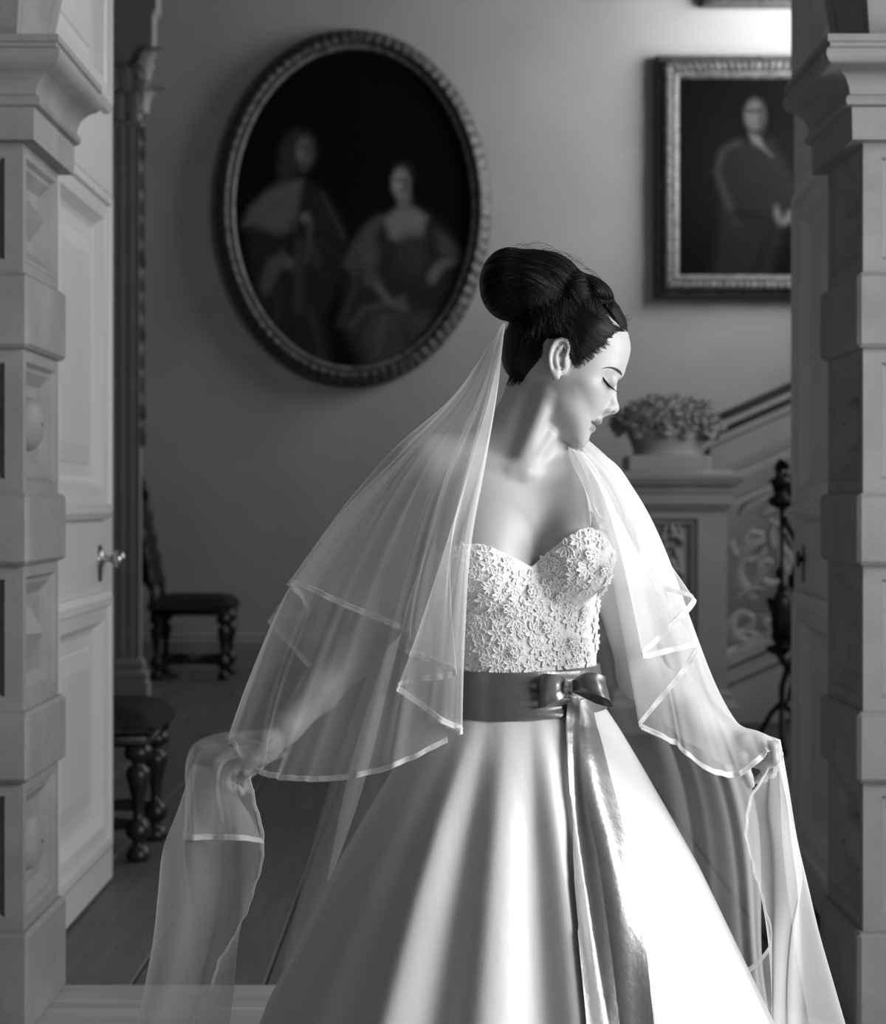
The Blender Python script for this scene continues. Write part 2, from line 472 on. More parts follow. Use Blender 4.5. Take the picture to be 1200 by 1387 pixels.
# ------------------------------------------------------------------ double doors opened into the hall
def door(name, sgn, hinge, ang, knobmat):
    """leaf in local coords: y along the leaf from the hinge, x = outward of the visible face"""
    root = empty(name, (hinge[0], hinge[1], 0), ang); root['kind'] = 'structure'
    Lw, T, Ht = 1.24, 0.05, 3.3
    f = -sgn                      # the visible face looks toward the opening
    def put(pname, mb, mat=M['door'], smooth=False, angle=None, par=root):
        if f < 0: mb.mirror_x()
        return obj(pname, mb, mat, par, smooth, angle)
    mb = MB()
    zc = [0.012, 0.16, 0.985, 1.265, 2.31, 2.62, 3.2]       # rail lines
    for (z0, z1, l) in ((0.012, 0.16, 0), (0.985, 1.265, 0), (2.31, 2.62, 0), (3.2, Ht, 0)):
        mb.box(-T, 0, 0.0, Lw, z0, z1, 0.002)
    for (y0, y1) in ((0.0, 0.20), (Lw - 0.20, Lw)):
        mb.box(-T, 0.0006, y0, y1, 0.012, Ht, 0.002)
    put('stile_and_rail_frame', mb)
    for (z0, z1) in ((0.16, 0.985), (1.265, 2.31), (2.62, 3.2)):
        mb = MB()
        mb.panel((0, 0.16, z0 - 0.02), (0, 1, 0), (0, 0, 1), (1, 0, 0), Lw - 0.32, z1 - z0 + 0.04,
                 [(0.0, 0.0), (0.0, 0.022), (0.02, 0.034), (0.045, 0.034), (0.052, 0.022), (0.095, 0.018), (0.12, -0.012), (0.135, -0.018), (0.175, -0.018), (0.18, -0.014), (0.235, -0.004), (0.24, -0.004)])
        put('door_panel', mb)
    # knob and rose
    ky, kz = 1.00, 1.112
    mb = MB(); prof = [(0.0, 0.0), (0.030, 0.0), (0.031, 0.004), (0.026, 0.009), (0.014, 0.012), (0.011, 0.018), (0.010, 0.036), (0.016, 0.042), (0.026, 0.050), (0.0295, 0.060), (0.028, 0.071), (0.020, 0.080), (0.008, 0.085), (0.0, 0.086)]
    P = []
    for k in range(20):
        a = 2 * math.pi * k / 20
        P.append([(z * (1 if sgn < 0 else 0.3), ky + r * math.cos(a), kz + r * math.sin(a)) for r, z in prof])
    mb.grid(P, close_u=True)
    put('knob', mb, knobmat, True)
    mb = MB()
    mb.box(0, 0.005, ky - 0.024, ky + 0.024, kz - 0.075, kz + 0.045, 0.002)
    put('lock_plate', mb, M['brass_dark'])
    return root
door('door_1', -1, (-1.135, 5.10, 0), 0.0, M['steel'])
door('door_2', 1, (1.135, 5.10, 0), -0.057, M['brass_dark'])
# ================================================================== implicit-surface toolkit (numpy)
K3 = 0.0012                                    # metres per photo pixel at the bride's depth (3.0 m)
def U(px, py, dd=0.0):
    """pixel (px,py) at depth 3.0 + dd, perspective-correct"""
    d = 3.0 + dd
    return np.array(((px - 600) / F_PX * d, d, CAM_Z - (py - HOR) / F_PX * d))

def smin(a, b, k):
    if k <= 0: return np.minimum(a, b)
    h = np.maximum(k - np.abs(a - b), 0) / k
    return np.minimum(a, b) - h * h * k * 0.25
def smax(a, b, k): return -smin(-a, -b, k)

class Ell:
    def __init__(s, c, r, k=0.02, rot=None, op='+'):
        s.c = np.asarray(c, float); s.r = np.asarray(r, float) if hasattr(r, '__len__') else np.full(3, float(r))
        s.k = k; s.R = None if rot is None else np.array(Matrix.Rotation(rot[0], 3, rot[1]).transposed()); s.op = op
        m = s.r.max(); s.lo = s.c - m; s.hi = s.c + m
    def f(s, P):
        q = P - s.c.astype(P.dtype)
        if s.R is not None: q = q @ s.R.T.astype(P.dtype)
        r = s.r.astype(P.dtype)
        k0 = np.sqrt(((q / r) ** 2).sum(-1)); k1 = np.sqrt(((q / (r * r)) ** 2).sum(-1))
        return k0 * (k0 - 1) / np.maximum(k1, 1e-6)
class Cone:
    def __init__(s, a, b, ra, rb, k=0.02, op='+', flat=None):
        s.a = np.asarray(a, float); s.b = np.asarray(b, float); s.ra = ra; s.rb = rb; s.k = k; s.op = op
        m = max(ra, rb); s.lo = np.minimum(s.a, s.b) - m; s.hi = np.maximum(s.a, s.b) + m
    def f(s, P):
        a = s.a.astype(P.dtype); ba = (s.b - s.a).astype(P.dtype); pa = P - a
        h = np.clip((pa @ ba) / float(ba @ ba + 1e-12), 0, 1)
        return np.sqrt(((pa - h[..., None] * ba) ** 2).sum(-1)) - (s.ra + (s.rb - s.ra) * h)
class Fn:
    def __init__(s, fn, lo, hi, k=0.02, op='+'):
        s.fn = fn; s.lo = np.asarray(lo, float); s.hi = np.asarray(hi, float); s.k = k; s.op = op
    def f(s, P): return s.fn(P)
def combine(acc, p, v):
    if p.op == '+': return smin(acc, v, p.k)
    return smax(acc, -v, p.k)
def field_at(prims, P):
    P = np.asarray(P, float); acc = np.full(P.shape[:-1], 0.2)
    for p in prims: acc = combine(acc, p, p.f(P))
    return acc
def field_grid(prims, lo, hi, h):
    lo = np.asarray(lo, float); hi = np.asarray(hi, float)
    n = np.ceil((hi - lo) / h).astype(int) + 1
    F = np.full(tuple(n), 0.05, np.float32)
    ax = [(lo[i] + h * np.arange(n[i])).astype(np.float32) for i in range(3)]
    for p in prims:
        m = p.k + 0.022
        i0 = np.clip(np.floor((p.lo - m - lo) / h).astype(int), 0, n); i1 = np.clip(np.ceil((p.hi + m - lo) / h).astype(int) + 1, 0, n)
        if (i1 <= i0).any(): continue
        sl = tuple(slice(a, b) for a, b in zip(i0, i1))
        X, Y, Z = np.meshgrid(ax[0][sl[0]], ax[1][sl[1]], ax[2][sl[2]], indexing='ij')
        v = p.f(np.stack([X, Y, Z], -1)).astype(np.float32)
        F[sl] = combine(F[sl], p, v)
    return F, lo, h
def surface_nets(F, lo, h):
    S = F < 0
    nx, ny, nz = F.shape
    cnt = np.zeros((nx - 1, ny - 1, nz - 1), np.uint8)
    for a in (0, 1):
        for b in (0, 1):
            for c in (0, 1): cnt += S[a:nx - 1 + a, b:ny - 1 + b, c:nz - 1 + c]
    act = (cnt > 0) & (cnt < 8)
    ijk = np.argwhere(act)
    vid = np.full(act.shape, -1, np.int32); vid[act] = np.arange(len(ijk), dtype=np.int32)
    cor = np.array([(a, b, c) for a in (0, 1) for b in (0, 1) for c in (0, 1)])
    val = np.stack([F[ijk[:, 0] + a, ijk[:, 1] + b, ijk[:, 2] + c] for a, b, c in cor], 1).astype(float)
    acc = np.zeros((len(ijk), 3)); num = np.zeros(len(ijk))
    for i in range(8):
        for j in range(i + 1, 8):
            if np.abs(cor[i] - cor[j]).sum() != 1: continue
            m = (val[:, i] < 0) != (val[:, j] < 0)
            t = val[m, i] / (val[m, i] - val[m, j])
            acc[m] += cor[i] + t[:, None] * (cor[j] - cor[i]); num[m] += 1
    V = lo + h * (ijk + acc / num[:, None])
    Q = []
    for axis in range(3):
        sl0 = [slice(None)] * 3; sl1 = [slice(None)] * 3
        sl0[axis] = slice(0, -1); sl1[axis] = slice(1, None)
        A, B = S[tuple(sl0)], S[tuple(sl1)]
        e = np.argwhere(A != B)
        o1, o2 = [(1, 2), (2, 0), (0, 1)][axis]
        ok = (e[:, o1] > 0) & (e[:, o2] > 0) & (e[:, o1] < F.shape[o1] - 1) & (e[:, o2] < F.shape[o2] - 1)
        e = e[ok]
        ins = A[e[:, 0], e[:, 1], e[:, 2]]
        d1 = np.zeros(3, int); d1[o1] = 1; d2 = np.zeros(3, int); d2[o2] = 1
        def at(k): return vid[k[:, 0], k[:, 1], k[:, 2]]
        q = np.stack([at(e - d1 - d2), at(e - d2), at(e), at(e - d1)], 1)
        q[~ins] = q[~ins][:, ::-1]
        Q.append(q)
    return V, np.concatenate(Q)

# ================================================================== the bride's body
TY = 0.0
torso = [
    Ell(U(703, 800, 0.015), (0.130, 0.094, 0.185), 0.03, rot=(0.28, 'Z')),          # rib cage
    Ell(U(692, 690, 0.012), (0.152, 0.080, 0.085), 0.05, rot=(0.22, 'Z')),          # upper chest
    Ell(U(703, 905, 0.015), (0.115, 0.088, 0.11), 0.05, rot=(0.28, 'Z')),           # waist
    Ell(U(703, 1010, 0.02), (0.155, 0.118, 0.12), 0.06),           # hips
    Cone(U(590, 640, 0.005), U(785, 662, 0.035), 0.050, 0.046, 0.05),  # shoulder girdle
    Ell(U(655, 758, -0.066), (0.062, 0.055, 0.068), 0.030),        # breasts
    Ell(U(780, 748, -0.050), (0.058, 0.056, 0.070), 0.024),
    Ell(U(655, 706, -0.040), (0.054, 0.042, 0.080), 0.04),
    Ell(U(778, 700, -0.024), (0.052, 0.042, 0.080), 0.03),
]
CH = np.array((770.0, 510.0))                                      # head centre (photo px)
HEAD_OUT = [(853, 463), (854, 472), (852.5, 482), (849.5, 493), (846, 502), (840, 510), (833, 519), (828, 532), (822, 547), (816, 560), (809, 569), (803, 577), (799, 586),
            (795, 593), (790, 600), (783, 603.5), (775, 602.5), (765, 597.5), (755, 591), (745, 583), (733, 568), (722, 548), (712, 525), (703, 500), (698, 475),
            (699, 450), (709, 425), (727, 406), (750, 394), (775, 390), (800, 396), (822, 410), (839, 430), (849, 448)]
ho = np.array(HEAD_OUT, float) - CH
h_ang = np.arctan2(ho[:, 1], ho[:, 0]); h_rad = np.hypot(ho[:, 0], ho[:, 1])
oo = np.argsort(h_ang); h_ang, h_rad = h_ang[oo], h_rad[oo]
_aa = np.linspace(-math.pi, math.pi, 721)
_rr = np.interp(_aa, np.concatenate([h_ang - 2 * math.pi, h_ang, h_ang + 2 * math.pi]), np.tile(h_rad, 3))
_ker = np.exp(-0.5 * (np.arange(-12, 13) / 3.5) ** 2); _ker /= _ker.sum()
_rr = np.convolve(np.concatenate([_rr[-13:-1], _rr, _rr[1:13]]), _ker, 'valid')
def gau(a, b, a0, b0, sa, sb): return np.exp(-0.5 * (((a - a0) / sa) ** 2 + ((b - b0) / sb) ** 2))
def head_ab(P):
    u = P[..., 0] / K3 + 600 - CH[0]; v = (CAM_Z - P[..., 2]) / K3 + HOR - CH[1]
    return u, v, u * 0.907 + v * 0.42, u * 0.42 - v * 0.907
HEAD_Y = 3.0
def head_fn(P, grow=0.0):
    u, v, a, b = head_ab(P)
    s = np.abs(P[..., 1] - HEAD_Y)
    r = np.sqrt(u * u + v * v) * K3
    Rm = np.interp(np.arctan2(v, u), _aa, _rr) * K3 + grow
    H = np.interp(b, [-95, -78, -60, -35, -5, 25, 60, 110], [0.040, 0.047, 0.054, 0.061, 0.067, 0.071, 0.072, 0.066]) + grow
    H = H + 0.0050 * gau(a, b, 32, -2, 15, 10) - 0.0035 * gau(a, b, 45, 42, 14, 14) - 0.0045 * gau(a, b, 38, -34, 14, 12)
    H = H - 0.013 * gau(a, b, 63, 15, 10, 8) + 0.003 * gau(a, b, 60, 36, 12, 6) + 0.003 * gau(a, b, 5, -45, 18, 9)
    p = 2.35
    q = ((r / Rm) ** p + (s / H) ** p) ** (1 / p)
    return (q - 1) * 0.062
hc = U(770, 500)
head = [Fn(head_fn, (hc[0] - 0.105, HEAD_Y - 0.08, hc[2] - 0.13), (hc[0] + 0.105, HEAD_Y + 0.08, hc[2] + 0.135), 0.011)]
def HP(px, py, s=0.0): return np.array(((px - 600) * K3, HEAD_Y + s, CAM_Z - (py - HOR) * K3))
neck = [
    Cone(U(722, 535, 0.012), U(700, 625, 0.018), 0.047, 0.050, 0.03),
    Cone(U(690, 600, 0.03), U(598, 630, 0.03), 0.040, 0.034, 0.05),      # trapezius
    Cone(U(712, 605, 0.03), U(768, 648, 0.03), 0.040, 0.034, 0.05),
    Cone(U(742, 535, -0.040), U(703, 636, -0.048), 0.014, 0.008, 0.026),  # sternomastoid, near side
    Cone(U(745, 590, -0.030), U(714, 638, -0.046), 0.010, 0.007, 0.020),
    Cone(U(692, 640, -0.052), U(600, 618, -0.008), 0.008, 0.010, 0.022),  # collar bones
    Cone(U(712, 641, -0.052), U(790, 648, 0.0), 0.008, 0.010, 0.022),
]
face = []
for sg in (1, -1):
    face += [Ell(HP(823.5, 516.5, sg * 0.033), 0.0125, 0.006),                                  # closed eye
             Cone(HP(817, 502, sg * 0.045), HP(836.5, 507, sg * 0.018), 0.0040, 0.0050, 0.014),   # brow ridge
             Cone(HP(815, 513.5, sg * 0.042), HP(828.5, 525.5, sg * 0.024), 0.0022, 0.0022, 0.004)]  # lid margin
face += [Cone(HP(829.0, 519), HP(830.5, 547), 0.0052, 0.0074, 0.010),
         Ell(HP(831.6, 553.2), 0.0086, 0.006),
         Cone(HP(829, 557), HP(817, 561.5), 0.0042, 0.0045, 0.005)]
for sg in (1, -1):
    face += [Ell(HP(822.5, 554.5, sg * 0.0115), (0.0095, 0.0062, 0.0068), 0.006)]
face += [Ell(HP(808.0, 569.5), (0.0095, 0.021, 0.0066), 0.007, rot=(math.radians(25), 'Y')),
         Ell(HP(800.3, 580.2), (0.0080, 0.019, 0.0062), 0.006, rot=(math.radians(25), 'Y')),
         Ell(HP(785.5, 594), (0.0115, 0.020, 0.0110), 0.014)]
for sg in (1, -1):
    face += [Ell(HP(826.0, 558.6, sg * 0.0075), (0.0048, 0.0030, 0.0030), 0.003, op='-'),
             Cone(HP(806.5, 575.3, sg * 0.002), HP(797.5, 572.0, sg * 0.026), 0.0012, 0.0018, 0.005, op='-')]
ear = []
EY = 0.071
for sg in (-1, 1):
    e = sg * EY
    ear += [Ell(HP(752, 490, e + sg * 0.002), (0.0145, 0.0075, 0.029), 0.006, rot=(math.radians(-14), 'Y')),
            Ell(HP(754.5, 489, e + sg * 0.011), (0.0088, 0.0075, 0.020), 0.004, rot=(math.radians(-14), 'Y'), op='-')]
    rim = [(762, 486), (765.5, 477), (763, 468.5), (756, 465.5), (748, 469), (742, 480), (740.5, 493), (743, 506), (747, 514), (751, 516)]
    rim = spline(rim, 17)
    for i in range(16):
        ear.append(Cone(HP(*rim[i], e + sg * 0.008), HP(*rim[i + 1], e + sg * 0.008), 0.0031, 0.0031, 0.003))
    ah = spline([(758, 473), (751, 481), (749, 492), (751, 503)], 6)
    for i in range(5): ear.append(Cone(HP(*ah[i], e + sg * 0.0065), HP(*ah[i + 1], e + sg * 0.0065), 0.0024, 0.0024, 0.004))
    ear += [Ell(HP(749.5, 511.5, e + sg * 0.007), (0.0062, 0.0045, 0.0075), 0.005), Ell(HP(761, 498, e + sg * 0.006), (0.0042, 0.0045, 0.0062), 0.004)]

arms = []
def chain(pts, rad, k):
    for i in range(len(pts) - 1): arms.append(Cone(pts[i], pts[i + 1], rad[i], rad[i + 1], k))
# her right arm (photo left)
R_sh, R_el, R_wr = U(570, 640, 0.02), U(512, 842, 0.13), U(390, 985, 0.04)
chain([R_sh, R_sh * 0.55 + R_el * 0.45, R_el], [0.050, 0.045, 0.036], 0.03)
chain([R_el, R_el * 0.70 + R_wr * 0.30, R_el * 0.35 + R_wr * 0.65, R_wr], [0.037, 0.039, 0.031, 0.024], 0.025)
# her left arm (photo right)
L_sh, L_el, L_wr = U(807, 668, 0.04), U(868, 915, 0.10), U(984, 1014, -0.03)
chain([L_sh, L_sh * 0.55 + L_el * 0.45, L_el], [0.047, 0.043, 0.035], 0.03)
chain([L_el, L_el * 0.70 + L_wr * 0.30, L_el * 0.35 + L_wr * 0.65, L_wr], [0.036, 0.037, 0.029, 0.023], 0.025)
hands = []
def finger(pts, r0, r1):
    r = np.linspace(r0, r1, len(pts))
    for i in range(len(pts) - 1): hands.append(Cone(pts[i], pts[i + 1], r[i], r[i + 1], 0.0045 if i else 0.007))
# right hand: palm, four fingers curling down round the gathered tulle, index reaching out, thumb against them
hands += [Cone(R_wr, U(352, 1018, 0.03), 0.022, 0.024, 0.014), Cone(U(362, 1004, 0.015), U(338, 1024, 0.012), 0.017, 0.015, 0.014), Cone(U(366, 1016, 0.05), U(346, 1034, 0.052), 0.016, 0.014, 0.014)]
finger([U(338, 1016, 0.008), U(314, 1020, 0.000), U(296, 1032, -0.004), U(293, 1050, 0.002)], 0.0092, 0.0070)
finger([U(336, 1026, 0.022), U(312, 1036, 0.014), U(304, 1056, 0.012), U(314, 1068, 0.018)], 0.0094, 0.0072)
finger([U(340, 1034, 0.036), U(320, 1046, 0.030), U(316, 1064, 0.030), U(327, 1073, 0.034)], 0.0090, 0.0070)
finger([U(348, 1040, 0.050), U(333, 1052, 0.048), U(332, 1066, 0.048), U(340, 1072, 0.050)], 0.0080, 0.0062)
finger([U(360, 1010, -0.002), U(345, 1030, -0.018), U(332, 1046, -0.020), U(322, 1056, -0.014)], 0.0105, 0.0076)
# left hand: fist round the tulle, knuckles up, one finger trailing down
hands += [Cone(L_wr, U(1016, 1014, -0.035), 0.021, 0.024, 0.014), Cone(U(1008, 1008, -0.05), U(1032, 1014, -0.052), 0.017, 0.016, 0.014), Cone(U(1008, 1022, -0.02), U(1026, 1028, -0.018), 0.016, 0.015, 0.014)]
finger([U(1028, 1006, -0.058), U(1047, 1012, -0.070), U(1049, 1030, -0.074), U(1036, 1038, -0.070)], 0.0094, 0.0074)
finger([U(1032, 1013, -0.042), U(1053, 1022, -0.050), U(1050, 1039, -0.056), U(1037, 1045, -0.052)], 0.0094, 0.0074)
finger([U(1030, 1021, -0.028), U(1048, 1032, -0.032), U(1045, 1047, -0.036), U(1032, 1052, -0.034)], 0.0090, 0.0070)
finger([U(1024, 1028, -0.014), U(1038, 1042, -0.014), U(1034, 1054, -0.018), U(1023, 1057, -0.020)], 0.0080, 0.0062)
finger([U(1002, 1022, -0.056), U(1008, 1040, -0.074), U(1012, 1052, -0.078), U(1016, 1062, -0.076)], 0.0105, 0.0075)
body_prims = torso + arms + neck + head + face + ear + hands
Fb, lo_, h_ = field_grid(body_prims, (-0.44, 2.83, 0.79), (0.575, 3.22, 1.665), 0.0022)
Vb, Qb = surface_nets(Fb, lo_, h_)
del Fb
# legs and feet under the skirt (same object)
legs = []
for sg in (-1, 1):
    hx = 0.124 + sg * 0.075
    legs += [Cone((hx, 3.02, 0.86), (hx + sg * 0.01, 3.02, 0.47), 0.085, 0.055, 0.03), Cone((hx + sg * 0.01, 3.02, 0.47), (hx + sg * 0.01, 3.05, 0.09), 0.052, 0.034, 0.03),
             Cone((hx + sg * 0.01, 3.06, 0.055), (hx + sg * 0.02, 2.88, 0.028), 0.034, 0.024, 0.02)]
Fl, lo2, h2 = field_grid(legs, (-0.1, 2.8, 0.0), (0.36, 3.16, 0.97), 0.009)
Vl, Ql = surface_nets(Fl, lo2, h2)
Vall = np.concatenate([Vb, Vl]); Qall = np.concatenate([Qb, Ql + len(Vb)])

# skin: lips and brow tint are colour of the skin itself, stored per vertex
def skin_mat():
    k = NT('skin')
    at = k.node('ShaderNodeAttribute', attribute_name='tint')
    vec = k.coord('Object')
    f = k.noise(vec, 260, 2)
    mx = k.node('ShaderNodeMix', data_type='RGBA')
    mx.inputs['A'].default_value = g(0.43); mx.inputs['B'].default_value = g(0.10)
    k.link(at.outputs['Fac'], mx.inputs['Factor']); k.color(mx.outputs['Result'])
    k.b.inputs['Roughness'].default_value = 0.42; k.b.inputs['Specular IOR Level'].default_value = 0.35
    k.bump(f, 0.05, 0.002)
    return k.m
M['skin'] = skin_mat()
person = empty('person', (0.124, 3.0, 0.0))
tag(person, 'bride in white strapless gown and tulle veil, looking down in profile', 'person')
PINV = Matrix.Translation((-0.124, -3.0, 0.0))
def pobj(name, data, mat, parent=None, smooth=True, angle=None):
    """an object built in world coordinates, hung under the bride (or one of her parts)"""
    o = obj(name, data, mat, None, smooth, angle)
    if parent is None:
        o.parent = person; o.matrix_parent_inverse = PINV
    else:
        o.parent = parent; o.matrix_parent_inverse = Matrix.Identity(4)
    return o
me_body = np_mesh('body', Vall, Qall)
u_, v_, a_, b_ = head_ab(Vall); s_ = np.abs(Vall[:, 1] - HEAD_Y)
px_, py_ = u_ + CH[0], v_ + CH[1]
tint = np.zeros(len(Vall))
near = (s_ < 0.024) & (py_ > 562) & (py_ < 590) & (px_ > 790)
up_lip = np.clip(1 - (((px_ - 810) / 9) ** 2 + ((py_ - 571.5) / 4.2) ** 2), 0, 1) ** 0.5
lo_lip = np.clip(1 - (((px_ - 802) / 8) ** 2 + ((py_ - 580) / 4.8) ** 2), 0, 1) ** 0.5
tint[near] = np.maximum(up_lip, lo_lip)[near] * 0.62
at = me_body.attributes.new('tint', 'FLOAT', 'POINT'); at.data.foreach_set('value', tint.astype(np.float32))
body = pobj('body', me_body, M['skin'])
bvh_body = BVHTree.FromPolygons([tuple(v) for v in Vb.tolist()], Qb.tolist())
CAMP = Vector((0, 0, CAM_Z))
def hit(px, py, bvh=None, off=0.0):
    """surface point seen along the line of sight of a pixel"""
    d = (W(px, py, 3.0) - CAMP).normalized()
    p, nrm, i, dist = (bvh or bvh_body).ray_cast(CAMP, d)
    return (None, None) if p is None else (p + nrm * off, nrm)
# ================================================================== the gown
AX = np.array((U(703, 800)[0], 3.015))                    # vertical axis of the torso
def torso_radius(th, z, off):
    """radius at which a horizontal ray from the axis leaves the torso grown by off"""
    th = np.asarray(th, float); z = np.asarray(z, float)
    rr = np.linspace(0.30, 0.03, 136)
    P = np.stack([AX[0] + rr * np.cos(th)[..., None], AX[1] + rr * np.sin(th)[..., None], np.broadcast_to(z[..., None], th.shape + (len(rr),))], -1)
    f = field_at(torso, P) - off
    ins = f < 0
    i = np.where(ins.any(-1), ins.argmax(-1), len(rr) - 1); i = np.clip(i, 1, None)
    f0 = np.take_along_axis(f, (i - 1)[..., None], -1)[..., 0]; f1 = np.take_along_axis(f, i[..., None], -1)[..., 0]
    t = np.clip(f0 / np.where(np.abs(f0 - f1) < 1e-9, 1, f0 - f1), 0, 1)
    return rr[i - 1] + t * (rr[i] - rr[i - 1])
def tpos(th, z, r): return np.stack([AX[0] + r * np.cos(th), AX[1] + r * np.sin(th), z], -1)
NTH = 220
# theta: -pi/2 faces the camera; start at the back
TH = math.pi / 2 + np.linspace(0, 2 * math.pi, NTH, endpoint=False)
NECKLINE = [(540, 772), (575, 757), (600, 746), (625, 739), (645, 738), (668, 744), (692, 755), (708, 763), (720, 769), (733, 758), (748, 746), (768, 730), (785, 719), (798, 716), (812, 719), (822, 727), (832, 745), (860, 765)]
nl = np.array(NECKLINE, float)
ztop = np.full(NTH, 1.22)
for _ in range(6):
    r = torso_radius(TH, ztop, 0.006); Pn = tpos(TH, ztop, r)
    px = 600 + Pn[:, 0] / Pn[:, 1] * F_PX
    py = np.interp(px, nl[:, 0], nl[:, 1])
    zn = CAM_Z - (py - HOR) / F_PX * Pn[:, 1]
    ztop = np.where(np.sin(TH) < 0.15, zn, np.interp(np.sin(TH), [0.15, 0.6, 1.0], [1.195, 1.18, 1.17]))
    ztop = 0.5 * ztop + 0.5 * np.where(np.sin(TH) < 0.15, zn, ztop)
ZW0 = 0.965
NZ = 60
B = []
for j in range(NZ):
    t = j / (NZ - 1)
    z = ZW0 + (ztop - ZW0) * t
    B.append(tpos(TH, z, torso_radius(TH, z, 0.0055)))
B = np.array(B).transpose(1, 0, 2)                       # (theta, z, 3)
# smooth support across the cleavage: cloth bridges the gap a little
Rb = np.hypot(B[..., 0] - AX[0], B[..., 1] - AX[1])
for _ in range(10):
    Sm = (np.roll(Rb, 1, 0) + np.roll(Rb, -1, 0) + 2 * Rb) / 4
    Rb = np.maximum(Rb, Sm)
B[..., 0] = AX[0] + Rb * np.cos(TH)[:, None]; B[..., 1] = AX[1] + Rb * np.sin(TH)[:, None]
mb = MB()
mb.grid(B, close_u=True)
top_in = B[:, -1] * 1.0
# rolled top edge
edge = []
for i in range(NTH):
    c = Vector((AX[0], AX[1], top_in[i][2])); p = Vector(top_in[i]); n = (p - c).normalized()
    edge.append([tuple(p), tuple(p + Vector((0, 0, 0.0022)) - n * 0.0015), tuple(p - n * 0.004), tuple(p - n * 0.007 - Vector((0, 0, 0.012)))])
mb.grid(edge, close_u=True)
def bodice_mat():
    k = NT('ivory_lace_ground')
    vec = k.coord('Object')
    nz = k.node('ShaderNodeTexNoise', Scale=45.0, Detail=2.0); k.link(vec, nz.inputs['Vector'])
    mix = k.node('ShaderNodeVectorMath', operation='SCALE'); mix.inputs['Scale'].default_value = 0.012
    k.link(nz.outputs['Color'], mix.inputs[0])
    ad = k.node('ShaderNodeVectorMath', operation='ADD'); k.link(vec, ad.inputs[0]); k.link(mix.outputs[0], ad.inputs[1])
    v = k.node('ShaderNodeTexVoronoi', Scale=95.0, feature='DISTANCE_TO_EDGE'); k.link(ad.outputs[0], v.inputs['Vector'])
    r = k.ramp(v.outputs['Distance'], [(0.03, 1.0), (0.16, 0.0)])
    k.bump(r, 0.35, 0.003)
    c = k.ramp(v.outputs['Distance'], [(0.04, 0.92), (0.22, 0.82)])
    k.color(c); k.b.inputs['Roughness'].default_value = 0.7
    return k.m
bodice = pobj('bodice', mb, bodice_mat())
bodice['label'] = 'strapless sweetheart bodice of ivory floral lace'
nbv = NTH * NZ
bvh_bod = BVHTree.FromPolygons([tuple(v) for v in mb.v[:nbv]], [f for f in mb.f if max(f) < nbv])

# ---- lace motifs: petal flowers with raised rims, leaf sprays, beaded blooms
def petal_loop(L, Wd, n=10, tip=0.6):
    out = []
    for k in range(n):
        a = 2 * math.pi * k / n
        x = L * (0.5 - 0.5 * math.cos(a)); y = Wd * math.sin(a) * (0.75 + 0.25 * math.cos(a - 1.2)) * (1 if tip < 0.5 else (1 - 0.35 * (x / L) ** 3))
        out.append((x, y))
    return out
def petal(mb, ang, L, Wd, r0, lift=0.0012, cup=0.0015):
    ca, sa = math.cos(ang), math.sin(ang)
    lp = petal_loop(L, Wd)
    def T(x, y, z): x += r0; return (x * ca - y * sa, x * sa + y * ca, z)
    mb.tube([T(x, y, lift + cup * (x / L)) for x, y in lp] + [T(lp[0][0], lp[0][1], lift)], 0.00075, 4, False)
    c = T(L * 0.5, 0, 0.0006)
    mb.add([c] + [T(x * 0.96, y * 0.9, 0.0008 + cup * 0.6 * (x / L)) for x, y in lp], [(0, 1 + k, 1 + (k + 1) % 10) for k in range(10)])
    mb.tube([T(L * 0.2, 0, 0.0012), T(L * 0.75, 0, 0.0016)], 0.00045, 4, False)
def blob(mb, c, r, n=6):
    prof = [(r * math.sin(a), -r * math.cos(a)) for a in np.linspace(0.05, math.pi - 0.05, 5)]
    mb.lathe(prof, c[0], c[1], c[2], n, False)
motifs = []
mb = MB()
for k in range(6): petal(mb, k * math.pi / 3 + 0.2, 0.0095, 0.0034, 0.0022)
for k in range(5): blob(mb, (0.0016 * math.cos(k * 1.26), 0.0016 * math.sin(k * 1.26), 0.002), 0.0009)
motifs.append(mesh_of('lace_flower', mb))
mb = MB()
for k, a in enumerate((-0.9, -0.3, 0.35, 1.0, 2.6, 3.5)): petal(mb, a, 0.0125 if k < 4 else 0.009, 0.0034, 0.002, tip=1.0) if False else petal(mb, a, 0.0125 if k < 4 else 0.009, 0.0034, 0.002)
motifs.append(mesh_of('lace_leaf_spray', mb))
mb = MB()
for k in range(7): petal(mb, k * 0.8976, 0.0078, 0.0036, 0.001, lift=0.003, cup=0.004)
rr_ = random.Random(3)
for k in range(14):
    a, q = rr_.random() * 6.28, 0.0055 * rr_.random() ** 0.5
    blob(mb, (q * math.cos(a), q * math.sin(a), 0.0045 + 0.002 * rr_.random()), 0.0011)
motifs.append(mesh_of('beaded_bloom', mb))
for m_ in motifs: m_.materials.append(M['lace'])
blooms = [(645, 775), (640, 838), (722, 800), (762, 806), (742, 848), (690, 822), (800, 750), (700, 882), (660, 893), (775, 870), (812, 800), (790, 828), (818, 770)]
rnd = random.Random(11)
placed = []
def place_motif(px, py, kind, sc=1.0, lift=0.0005):
    p, nrm = hit(px, py, bvh_bod)
    if p is None: return
    z = nrm; x = Vector((0, 0, 1)).cross(z).normalized(); y = z.cross(x)
    R = Matrix((x, y, z)).transposed().to_4x4() @ Matrix.Rotation(rnd.random() * 6.28, 4, 'Z')
    o = bpy.data.objects.new(motifs[kind].name, motifs[kind]); COL.objects.link(o)
    o.parent = bodice
    o.matrix_parent_inverse = Matrix.Identity(4)
    o.matrix_basis = Matrix.Translation(p + nrm * lift) @ R @ Matrix.Diagonal((sc, sc, sc * 0.6, 1))
    placed.append((px, py))
